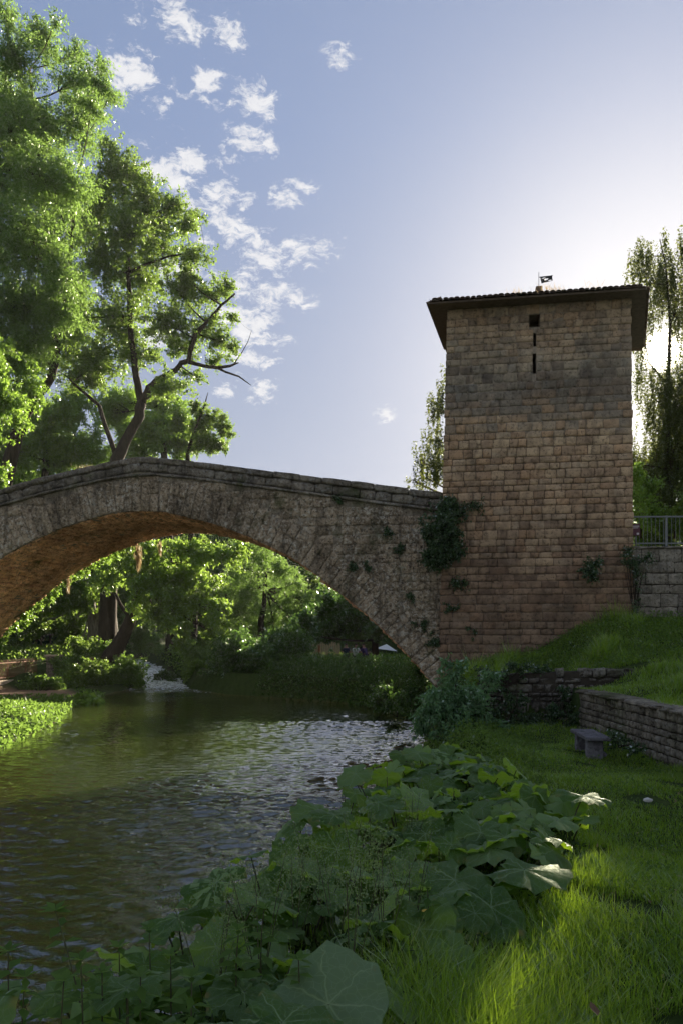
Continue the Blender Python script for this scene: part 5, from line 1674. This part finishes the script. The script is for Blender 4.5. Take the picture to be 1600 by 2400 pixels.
for z in (.35, 1.2):
    mb = MB(); mb.box((0, .035, z), (2.05, .04, .07)); mb.build('rail', M_PALEWOOD, wf)
op = thing('wooden_post', 'orange-brown wooden post in front of the pale board fence', 'post', P(748, 1550, 54), 0)
mb = MB(); mb.box((0, 0, .55), (.14, .14, 1.3)); bevel(mb.build('shaft', plain_mat('orange_wood', (.22, .085, .03), (.32, .14, .05), 8, .8), op), .015)
mb = MB(); mb.box((0, 0, 1.22), (.18, .18, .05)); mb.build('post_cap', M_PALEWOOD, op)
M_BLUE = plain_mat('blue_plastic', (.02, .06, .16), (.03, .08, .2), 8, .4)
bt = thing('blue_tub', 'blue plastic tub with a pale lid left of the wooden post', 'tub', P(728, 1556, 52), 0)
mb = MB(); mb.tube([(0, 0, 0), (0, 0, .42)], [.2, .26], 14); mb.build('tub_body', M_BLUE, bt)
mb = MB(); mb.tube([(0, 0, .425), (0, 0, .47)], [.29, .27], 14); mb.build('lid', M_WHITE, bt)
ps = thing('white_canopy', 'small white sunlit canopy far behind the people near the arch foot', 'canopy', P(905, 1550, 60), 0)
mb = MB()
mb.add([(-.8, -.6, 1.0), (.8, -.6, .8), (.8, .6, .8), (-.8, .6, 1.0), (0, 0, 1.35)], [(0, 1, 4), (1, 2, 4), (2, 3, 4), (3, 0, 4)]); mb.build('cover', M_WHITE, ps)
for x in (-.75, .75):
    mb = MB(); mb.tube([(x, -.5, -.2), (x, -.5, .95)], .03, 6); mb.build('pole', M_IRON, ps)

# dry grass on the roof and on the parapet
def stalks(name, label, base, n, h, w, leaf, seed, group=None, bend=.3, wid=.008):
    r = np.random.default_rng(seed)
    pos = np.stack([r.normal(size=n) * w, r.normal(size=n) * w * .5, np.zeros(n)], 1)
    ax = unit(np.stack([r.normal(size=n) * bend, r.normal(size=n) * bend, np.ones(n)], 1))
    t = thing(name, label, 'plant', base, 0, group)
    inst('stalks', leaves_mesh('stalks', pos, ax, rand_dirs(n, r), h * r.uniform(.4, 1.1, n), wid, leaf, r), t)


e_ = EAVE + .5
def rpt(w, v, z): return T0 + RX * w + DX * v + Vector((0, 0, z))
stalks('roof_grass', 'wisps of dry grass on the roof left of the metal flag', rpt(2.05, .55, EAVE + .48), 60, .28, .13, L_DRY, 1, 'dry grass on the tower roof', .5)
stalks('roof_grass', 'dry grass on the roof just right of the metal flag', rpt(2.95, .45, EAVE + .46), 110, .3, .22, L_DRY, 2, 'dry grass on the tower roof', .5)
stalks('roof_grass', 'sparse dry grass on the right half of the tower roof', rpt(4.0, .45, EAVE + .46), 60, .24, .3, L_DRY, 3, 'dry grass on the tower roof', .5)
stalks('parapet_grass', 'pale dry grass on the parapet left of the bridge crown', bpt(10.4, top_z(10.4) - .02, .2), 160, .14, .25, L_DRY, 4, None, .5)


# ------------------------------------------------------------------ grass
def blades(name, label, x, y, h, w, r, mat, bend=.55, seg=3):
    n = len(x)
    g = ground_h(x, y) - .01
    az = r.uniform(0, 2 * math.pi, n)
    d = np.stack([np.cos(az), np.sin(az), np.zeros(n)], 1)
    sd = np.stack([-np.sin(az + r.normal(size=n) * .6), np.cos(az), np.zeros(n)], 1)
    lean = bend * r.uniform(.2, 1.3, n)
    V = np.empty((n, seg * 2 + 1, 3))
    base = np.stack([x, y, g], 1)
    for i in range(seg):
        t = i / seg
        c = base + d * (lean * h * t ** 1.8)[:, None]
        c[:, 2] += h * t * (1 - .25 * lean * t)
        ww = (w * (1 - .35 * t) * .5)[:, None]
        V[:, 2 * i] = c - sd * ww
        V[:, 2 * i + 1] = c + sd * ww
    c = base + d * (lean * h)[:, None]
    c[:, 2] += h * (1 - .25 * lean)
    V[:, -1] = c
    k = seg * 2 + 1
    o = (np.arange(n) * k)[:, None]
    quads = np.concatenate([o + np.array([2 * i, 2 * i + 1, 2 * i + 3, 2 * i + 2]) for i in range(seg - 1)], 0) if seg > 1 else np.zeros((0, 4), int)
    tris = o + np.array([2 * seg - 2, 2 * seg - 1, 2 * seg])
    rn = r.random(n)
    rnd = np.concatenate([np.tile(rn, seg - 1), rn])
    me = np_mesh(name, V.reshape(-1, 3), [quads, tris], mat, False, rnd)
    return tag(inst(name, me), label, kind='stuff')


def tuft_noise(x, y):
    return .5 + .25 * np.sin(x * 2.7 + 1.3 * np.sin(y * 1.9)) + .25 * np.sin(y * 3.3 + 1.7 * np.sin(x * 2.1 + .5))


def lawn(n, y0, y1, keep=lambda x, y: x > -99):
    m = n * 3
    y = y0 * (y1 / y0) ** rng.random(m)          # thins out with distance
    xmin = xgrass(y) - .35
    xmax = np.minimum(xwall(y) - .02, .47 * y + 1.9)
    x = xmin + (xmax - xmin) * rng.random(m)
    wgt = (xmax - xmin) / (xmax - xmin).max()
    bare = tuft_noise(x * 1.3 + 4, y * 1.3) < .14
    ok = (rng.random(m) < wgt) & ~bare & keep(x, y)
    return x[ok][:n], y[ok][:n]


x, y = lawn(66000, 2.3, 6.0)
tn = tuft_noise(x, y)
edge = 1 - smooth1(x - xgrass(y), .1, 1.1)
h = (.07 + .16 * tn ** 2 + .16 * edge + .13 * (1 - smooth1(y, 3.0, 4.6))) * rng.uniform(.5, 1.25, len(x))
blades('long_grass', 'long fresh grass of the lawn nearest the viewer', x, y, h, rng.uniform(.003, .0065, len(x)), rng, L_GRASS, .65, 3)
x, y = lawn(66000, 5.6, 16.3)
tn = tuft_noise(x, y)
edge = 1 - smooth1(x - xgrass(y), .1, .9)
wl = 1 - smooth1(xwall(y) - x, .0, .5)
h = (.045 + .085 * tn ** 2 + .10 * edge + .08 * wl) * rng.uniform(.5, 1.25, len(x))
blades('lawn_grass', 'short lawn grass between the big leaves and the low wall', x, y, h, rng.uniform(.005, .009, len(x)) * (y / 8) ** .5, rng, L_GRASS, .6, 2)
m = 90000
y = rng.uniform(10.5, 21.2, m); x = rng.uniform(2.6, 9.5, m)
ok = ((x > xwall(y) + .22) & (y < 16.2)) | (y > 16.75) & (y < 20.75 - (x - 2.7) * .158) & (x > 2.9)
x, y = x[ok], y[ok]
tn = tuft_noise(x * .8, y * .8)
tn = tn * (.6 + .8 * tuft_noise(x * 2.3 + 5, y * 2.6 - 2))
h = (.04 + .26 * tn ** 2.2) * rng.uniform(.5, 1.3, len(x)) * (1 + .4 * (y > 16))
blades('slope_grass', 'rough grass on the slope between the walls and the tower foot', x, y, h, rng.uniform(.008, .014, len(x)), rng, L_GRASS, .6, 2)
def slope_area(n):
    yy = rng.uniform(16.7, 20.8, n); xx = rng.uniform(2.9, 9.3, n)
    ok = yy < 20.7 - (xx - 2.7) * .158
    return xx[ok], yy[ok]
scatter_leaves('slope_weeds', 'dark low weeds mixed in the rough grass below the tower', slope_area, 15000, rng, L_POPLAR, .22, .07)


def lawn_area(n):
    xx, yy = lawn(n * 2, 2.6, 15)
    k = tuft_noise(xx * 1.7 + 2, yy * 1.7 - 1) > .5
    return xx[k][:n], yy[k][:n]
scatter_leaves('lawn_clover', 'small broad-leaved weeds and clover mixed through the lawn', lawn_area, 16000, rng, L_WEED, .09, .028, wfac=.8)
def litter_area(n):
    return lawn(n, 2.6, 15)
scatter_leaves('leaf_litter', 'scattered dry leaves and straw on the lawn', litter_area, 900, rng, L_DRY, .03, .035, wfac=.5)


# ------------------------------------------------------------------ butterbur on the near bank
def butter_leaf(seed):
    r = np.random.default_rng(seed)
    na, nr_ = 32, 4
    V = [(0, 0, 0)]
    ph = r.uniform(0, 6.28, 4)
    kv = 7
    for j in range(1, nr_ + 1):
        f = j / nr_
        for k in range(na):
            a = -math.pi + 2 * math.pi * k / (na - 1)        # a=±pi is the notch at the stalk
            R = 1.0 + .10 * math.cos(2 * a) - .78 * (abs(a) / math.pi) ** 12 * (1 if f > .3 else .5)
            R *= 1 + (.045 * math.sin(9 * a + ph[0]) + .025 * math.sin(5 * a + ph[1]) + .025 * math.sin(17 * a + ph[2])) * f
            rad = f * R
            vein = abs(math.sin(a * kv / 2 + .25))
            z = -.16 * f + .34 * f * f * .6 + .13 * f * vein - .26 * f ** 3 + .07 * f * math.sin(3 * a + ph[2]) + .075 * f ** 2 * math.sin(11 * a + ph[3])
            V.append((rad * math.cos(a) , rad * math.sin(a), z + r.normal() * .012))
    tris, quads = [], []
    for k in range(na - 1):
        tris.append((0, 1 + k, 2 + k))
        for j in range(nr_ - 1):
            o = 1 + j * na
            quads.append((o + k, o + na + k, o + na + k + 1, o + k + 1))
    me = np_mesh('leaf', np.array(V), [np.array(tris), np.array(quads)], L_BUTTER, True, r.random(len(tris) + len(quads)) * .06 + (r.random() ** 1.4) * .94)
    uvl = me.uv_layers.new(name='UVMap')
    vi = np.empty(len(me.loops), np.int32); me.loops.foreach_get('vertex_index', vi)
    uvl.data.foreach_set('uv', np.array(V)[vi, :2].astype(np.float32).ravel())
    return me


BL = [butter_leaf(200 + i) for i in range(12)]
M_STALK = plain_mat('leaf_stalk', (.05, .045, .02), (.10, .11, .04), 12, .6)
BG = 'butterbur plants on the near river bank'


def butterbur(x, y, n, size, height, label, r, tilt=.45, zadd=0.0):
    z = gz(x, y)
    t = thing('butterbur_plant', label, 'plant', (x, y, z), 0, BG)
    mb = MB()
    a0 = r.uniform(0, 6.28)
    for k in range(n):
        a = a0 + k * 2.4 + r.uniform(-.3, .3)
        out = r.uniform(.08, .34) * (1.0 if n > 1 else .4) * size / .22
        hh = height * r.uniform(.6, 1.1) + zadd
        tip = Vector((math.cos(a) * out, math.sin(a) * out, hh))
        mb.tube(bez((r.uniform(-.03, .03), r.uniform(-.03, .03), -.05), tip, (-math.cos(a) * out * .4, -math.sin(a) * out * .4, hh * .12), 5), [.009, .008, .007, .006, .005], 5, cap=False)
        s = size * (r.uniform(.45, .8) if k % 3 == 2 else r.uniform(.75, 1.15))
        # leaf faces up, tipped outwards
        R = Matrix.Rotation(a, 4, 'Z') @ Matrix.Rotation(tilt * r.uniform(-.3, 1.7), 4, 'Y') @ Matrix.Rotation(r.uniform(-.45, .45), 4, 'X')
        B = Matrix.Translation(tip) @ R @ Matrix.Translation((-.0, 0, 0)) @ Matrix.Diagonal((s, s, s * r.uniform(.8, 1.2), 1))
        inst('leaf', BL[r.randrange(len(BL))], t, basis=B)
    mb.build('stalks', M_STALK, t, True)
    return t


br = random.Random(17)
STAND = 'broad-leaved butterbur plant in the dense stand between river and lawn'
def top_at(px, py, D):
    """spot whose leaves reach this photo pixel at distance D -> x, height of leaf tops above ground"""
    p = P(px, py, D)
    return p.x, p.z
special = [
    (1110, 2015, 5.1, 4, .26, 'butterbur plant with wide drooping leaves, half way along the lawn side'),
    (1330, 1880, 6.6, 4, .22, 'outermost butterbur plant alone in the lawn on a bare stalk'),
    (1000, 1770, 9.0, 7, .24, 'farthest butterbur plant, at the upper end of the stand by the water'),
    (810, 1885, 6.7, 6, .26, 'butterbur plant leaning out over the water at the left side of the stand'),
    (640, 2010, 5.2, 3, .17, 'butterbur plant with a dark leaf standing up against the bright water'),
    (480, 2090, 4.3, 4, .20, 'leftmost butterbur plant of the middle stand, above the seeding weeds'),
    (90, 2330, 2.95, 4, .22, 'butterbur plant in the bottom left corner under the nettles'),
    (290, 2320, 2.9, 4, .21, 'butterbur plant at the bottom between the left corner and the huge ribbed leaf'),
    (540, 2370, 2.85, 4, .20, 'butterbur plant just left of the huge ribbed leaf'),
]
sp_xy = []
for px, py, D, n, sz, lab in special:
    x, zt = top_at(px, py, D)
    g = gz(x, D)
    butterbur(x, D, n, sz, max(zt - g, .15), lab, br, .5)
    sp_xy.append((x, D))
# the huge pale leaf at the very front, turned towards the path
hp = P(770, 2352, 3.02)
hg = gz(hp.x, 3.02)
hero = thing('butterbur_plant', 'butterbur plant with one huge pale ribbed leaf, bottom middle', 'plant', (hp.x, 3.02, hg), 0, BG)
pale = [m_.copy() for m_ in BL[:3]]
for m_ in pale:
    m_.materials.clear(); m_.materials.append(L_BUTTER_PALE)
mbh = MB()
for (dx, dy, dz, s_, rx, ry, rz, me_) in [(0, 0, hp.z - hg, .25, .62, .05, 1.1, pale[0]), (.06, -.10, hp.z - hg - .13, .14, .5, .2, -1.2, BL[4]), (-.22, .05, hp.z - hg - .10, .17, .35, -.2, 2.6, BL[6])]:
    mbh.tube(bez((0, .05, -.05), (dx, dy, dz), (0, .05, .03), 5), [.011, .010, .009, .008, .006], 6, cap=False)
    inst('leaf', me_, hero, basis=Matrix.Translation((dx, dy, dz)) @ Matrix.Rotation(rx, 4, 'X') @ Matrix.Rotation(ry, 4, 'Y') @ Matrix.Rotation(rz, 4, 'Z') @ Matrix.Diagonal((s_, s_, s_ * .9, 1)))
mbh.build('stalks', M_STALK, hero, True)
sp_xy.append((hp.x, 3.02))
placed = list(sp_xy)
stand = []
tries = 0
cnt = 0
while cnt < 57 and tries < 6000:
    tries += 1
    y = 3.5 * (10.2 / 3.5) ** br.random()
    lo, hi = float(xr(y)) + .10, float(xgrass(y)) - .12
    x = lo + (hi - lo) * br.random()
    if min(math.hypot(x - a, (y - b) * .8) for a, b in placed) < .26 + .012 * y: continue
    placed.append((x, y)); cnt += 1
    g = gz(x, y)
    top = 1.40 + .03 * math.sin(x * 3 + y * 2) - .16 * (1 - smooth1(y, 3.2, 5.0)) - .10 * float(smooth1(x - lo, .0, .35) < .5)
    stand.append(butterbur(x, y, br.choice((6, 7, 7, 8)), br.uniform(.14, .22), max(float(top) - g, .25), STAND, br, .55))


ORD = 'first second third fourth fifth sixth seventh eighth ninth tenth eleventh twelfth thirteenth fourteenth fifteenth sixteenth seventeenth eighteenth nineteenth twentieth'.split()
rows = {'along the water edge': [], 'in the middle of the stand': [], 'along the lawn side': []}
for o in stand:
    f = (o.location.x - float(xr(o.location.y))) / max(float(xgrass(o.location.y) - xr(o.location.y)), .1)
    rows[list(rows)[0 if f < .33 else 1 if f < .67 else 2]].append(o)
for k, lst in rows.items():
    for i, o in enumerate(sorted(lst, key=lambda o: -o.location.y)):
        o['label'] = '%s butterbur plant %s, counted from the far end' % (ORD[i], k)


def bank_area(n):
    y = 2.4 * (15 / 2.4) ** rng.random(n * 2)
    lo = xr(y) - .05; hi = xgrass(y) + .15
    x = lo + (hi - lo) * rng.random(n * 2)
    return x[:n], y[:n]


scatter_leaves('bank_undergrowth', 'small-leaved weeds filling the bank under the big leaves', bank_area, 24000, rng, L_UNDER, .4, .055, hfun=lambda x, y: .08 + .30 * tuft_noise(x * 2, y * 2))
x, y = bank_area(5000)
blades('bank_grass', 'thin grass stems growing among the big leaves on the bank', x, y, rng.uniform(.1, .38, len(x)), rng.uniform(.003, .006, len(x)), rng, L_GRASS, .45, 3)
def edge_bank(n):
    y = rng.uniform(23, 37, n); lo = xr(y) - .1
    return lo + 1.5 * rng.random(n) ** 1.3, y
scatter_leaves('bank_ivy', 'dark ivy and herbs trailing down the right bank to the water under the arch', edge_bank, 16000, rng, L_DARK, .9, .13, hfun=lambda x, y: .15 + .9 * smooth1(x - xr(y), 0, 1.0))
def mid_bank(n):
    y = rng.uniform(9, 17.5, n); lo = xr(y)
    return lo + 2.1 * rng.random(n) ** 1.5, y
scatter_leaves('bank_weeds', 'shaded weeds on the bank between the big leaves and the elder bush', mid_bank, 14000, rng, L_POPLAR, .5, .07, hfun=lambda x, y: (.06 + .42 * (1 - smooth1(x - xr(y), .3, 1.9))) * (.5 + tuft_noise(x * 2.5, y * 2.5)))


# weeds with hazy seed heads, and nettles
def seeding_weed_mesh(seed):
    r = np.random.default_rng(seed); q = random.Random(seed)
    mb = MB(); pos, ax = [], []
    for k in range(5):
        a = q.uniform(0, 6.28); h = q.uniform(.45, .8); o = q.uniform(.05, .22)
        pts = bez((0, 0, 0), (math.cos(a) * o, math.sin(a) * o, h), (0, 0, .1), 7)
        mb.tube(pts, [.003, .0028, .0026, .0022, .002, .0016, .001], 4, cap=False)
        for i in range(110):
            t = q.random() ** .6
            b = pts[min(6, 3 + int(t * 3.99))]
            b = b + Vector((q.gauss(0, .045), q.gauss(0, .045), q.gauss(0, .05)))
            pos.append(tuple(b)); ax.append((q.gauss(0, .6), q.gauss(0, .6), .6))
    pos, ax = np.array(pos), unit(np.array(ax))
    n = len(pos)
    return mb.mesh('stem', M_STALK), leaves_mesh('seed_heads', pos, ax, rand_dirs(n, r), r.uniform(.009, .018, n), .008, L_SEED, r)


SW = [seeding_weed_mesh(300 + i) for i in range(3)]
SWL = [(650, 4.6), (690, 4.3), (740, 4.5), (790, 4.2), (850, 4.4), (900, 4.1), (960, 4.3), (560, 4.2), (820, 3.7), (610, 3.7), (500, 3.7), (860, 5.6), (960, 6.0)]
ORD2 = ['farthest'] + ORD[1:]
SWORD = {k: ORD[i] for i, k in enumerate(sorted(SWL, key=lambda k: (k[0] - 800) * 1.0))}
for px, D in SWL:
    x = (px - 800) / F * D
    t = thing('seeding_weed', '%s from the left of the thin weeds with hazy seed heads' % SWORD[(px, D)], 'plant', (x, D, gz(x, D) + .08), br.uniform(0, 6), 'seeding weeds on the bank')
    a, b = SW[br.randrange(3)]
    inst('stem', a, t); tag(inst('seed_heads', b, t), kind='stuff')


def nettle(loc, h, label, seed, leaf=L_WEED, ls=.11, lean=(0, 0), group='nettles at the near left corner'):
    r = np.random.default_rng(seed); q = random.Random(seed)
    t = thing('nettle_plant', label, 'plant', loc, q.uniform(0, 6.28) if lean == (0, 0) else 0, group)
    mb = MB(); pts = bez((0, 0, 0), (lean[0], lean[1], h), (-lean[0] * .3, q.uniform(-.05, .05), .05), 9)
    mb.tube(pts, list(np.linspace(.006, .0025, 9)), 5, cap=False)
    pos, ax, L = [], [], []
    k = 0
    for i in range(2, 9):
        for f in (0, .5):
            if i == 8 and f: continue
            b = pts[i].lerp(pts[min(i + 1, 8)], f)
            for s in (0, 1):
                a = k * 1.57 + s * math.pi + q.uniform(-.3, .3)
                pos.append(tuple(b)); ax.append((math.cos(a), math.sin(a), q.uniform(-.45, .35)))
                L.append(ls * (1.15 - .6 * (i / 8) ** 2) * q.uniform(.8, 1.2))
            k += 1
    for j in range(5):
        a = j * 1.26; pos.append(tuple(pts[8])); ax.append((math.cos(a), math.sin(a), .5)); L.append(ls * .55)
    mb.build('stem', M_STALK, t, True)
    pos, ax, L = np.array(pos), unit(np.array(ax)), np.array(L)
    inst('leaves', leaves_mesh('leaves', pos, ax, np.tile([0, 0, 1.0], (len(pos), 1)) + rand_dirs(len(pos), r) * .3, L, L * .5, leaf, r), t)


tp = P(130, 2135, 3.3)
nettle((tp.x + .22, 3.3, gz(tp.x + .22, 3.3)), tp.z - gz(tp.x + .22, 3.3), 'tallest leaning nettle stalk rising against the water at the lower left', 400, lean=(-.22, 0), ls=.13)
NT_ = [(20, 2230, 2.9), (60, 2290, 2.8), (190, 2250, 2.8), (240, 2280, 3.0), (330, 2290, 2.9), (400, 2240, 3.2), (150, 2300, 2.7), (450, 2290, 2.8), (280, 2220, 3.4), (620, 2130, 3.6), (1000, 2080, 4.2), (880, 1960, 5.5), (350, 2180, 3.5), (700, 2250, 3.1), (560, 2180, 3.4)]
NL = [q[0] for q in NT_]
for i, (px, py, D) in enumerate(NT_):
    p = P(px, py, D)
    g = gz(p.x, D)
    nettle((p.x, D, g), max(p.z - g, .2), ('%s nettle from the left in the lower left corner' % ORD[sorted(NL).index(px)] if px < 500 else '%s from the left of the small nettles among the big leaves' % ORD[sorted(q for q in NL if q > 499).index(px)]), 401 + i, group='nettles at the near left corner' if px < 500 else 'nettles among the butterbur')
for i, (px, py, D, lab, m_) in enumerate([(985, 2140, 4.4, 'yellow fallen leaf lying on the big leaves', (.55, .36, .06)), (1400, 2380, 3.2, 'rust-brown fallen leaf in the grass at the bottom right', (.10, .06, .03)), (940, 2235, 4.0, 'pale yellow fallen leaf on the dark weeds', (.5, .42, .12))]):
    p = P(px, py, D)
    mb = MB(); mb.add([(0, 0, 0), (.02, .016, .008), (.055, .012, .002), (.075, 0, .01), (.055, -.014, .006), (.02, -.018, .002), (.035, 0, -.004)], [(0, 6, 1), (1, 6, 2), (2, 6, 3), (3, 6, 4), (4, 6, 5), (5, 6, 0)])
    o = mb.build('fallen_leaf', plain_mat('fallen_leaf_%s' % 'yellow brown pale'.split()[i], m_, tuple(v * 1.2 for v in m_), 30, .8), loc=p)
    o.rotation_euler = (0, -.2, i * 1.3 + .4)
    tag(o, lab, 'leaf')
# summer haze in the valley air
hz = MB(); hz.box((-2, 55, 16.5), (226, 200, 38))
hm, hn = newmat('valley_haze')
pv_ = hn.n.new('ShaderNodeVolumePrincipled')
pv_.inputs['Color'].default_value = (.86, .88, .90, 1)
pv_.inputs['Density'].default_value = .00016
pv_.inputs['Anisotropy'].default_value = .35
ov_ = hn.n.new('ShaderNodeOutputMaterial')
hn.t.links.new(pv_.outputs[0], ov_.inputs['Volume'])
tag(hz.build('haze', hm), 'thin sunlit summer haze filling the valley', kind='stuff')
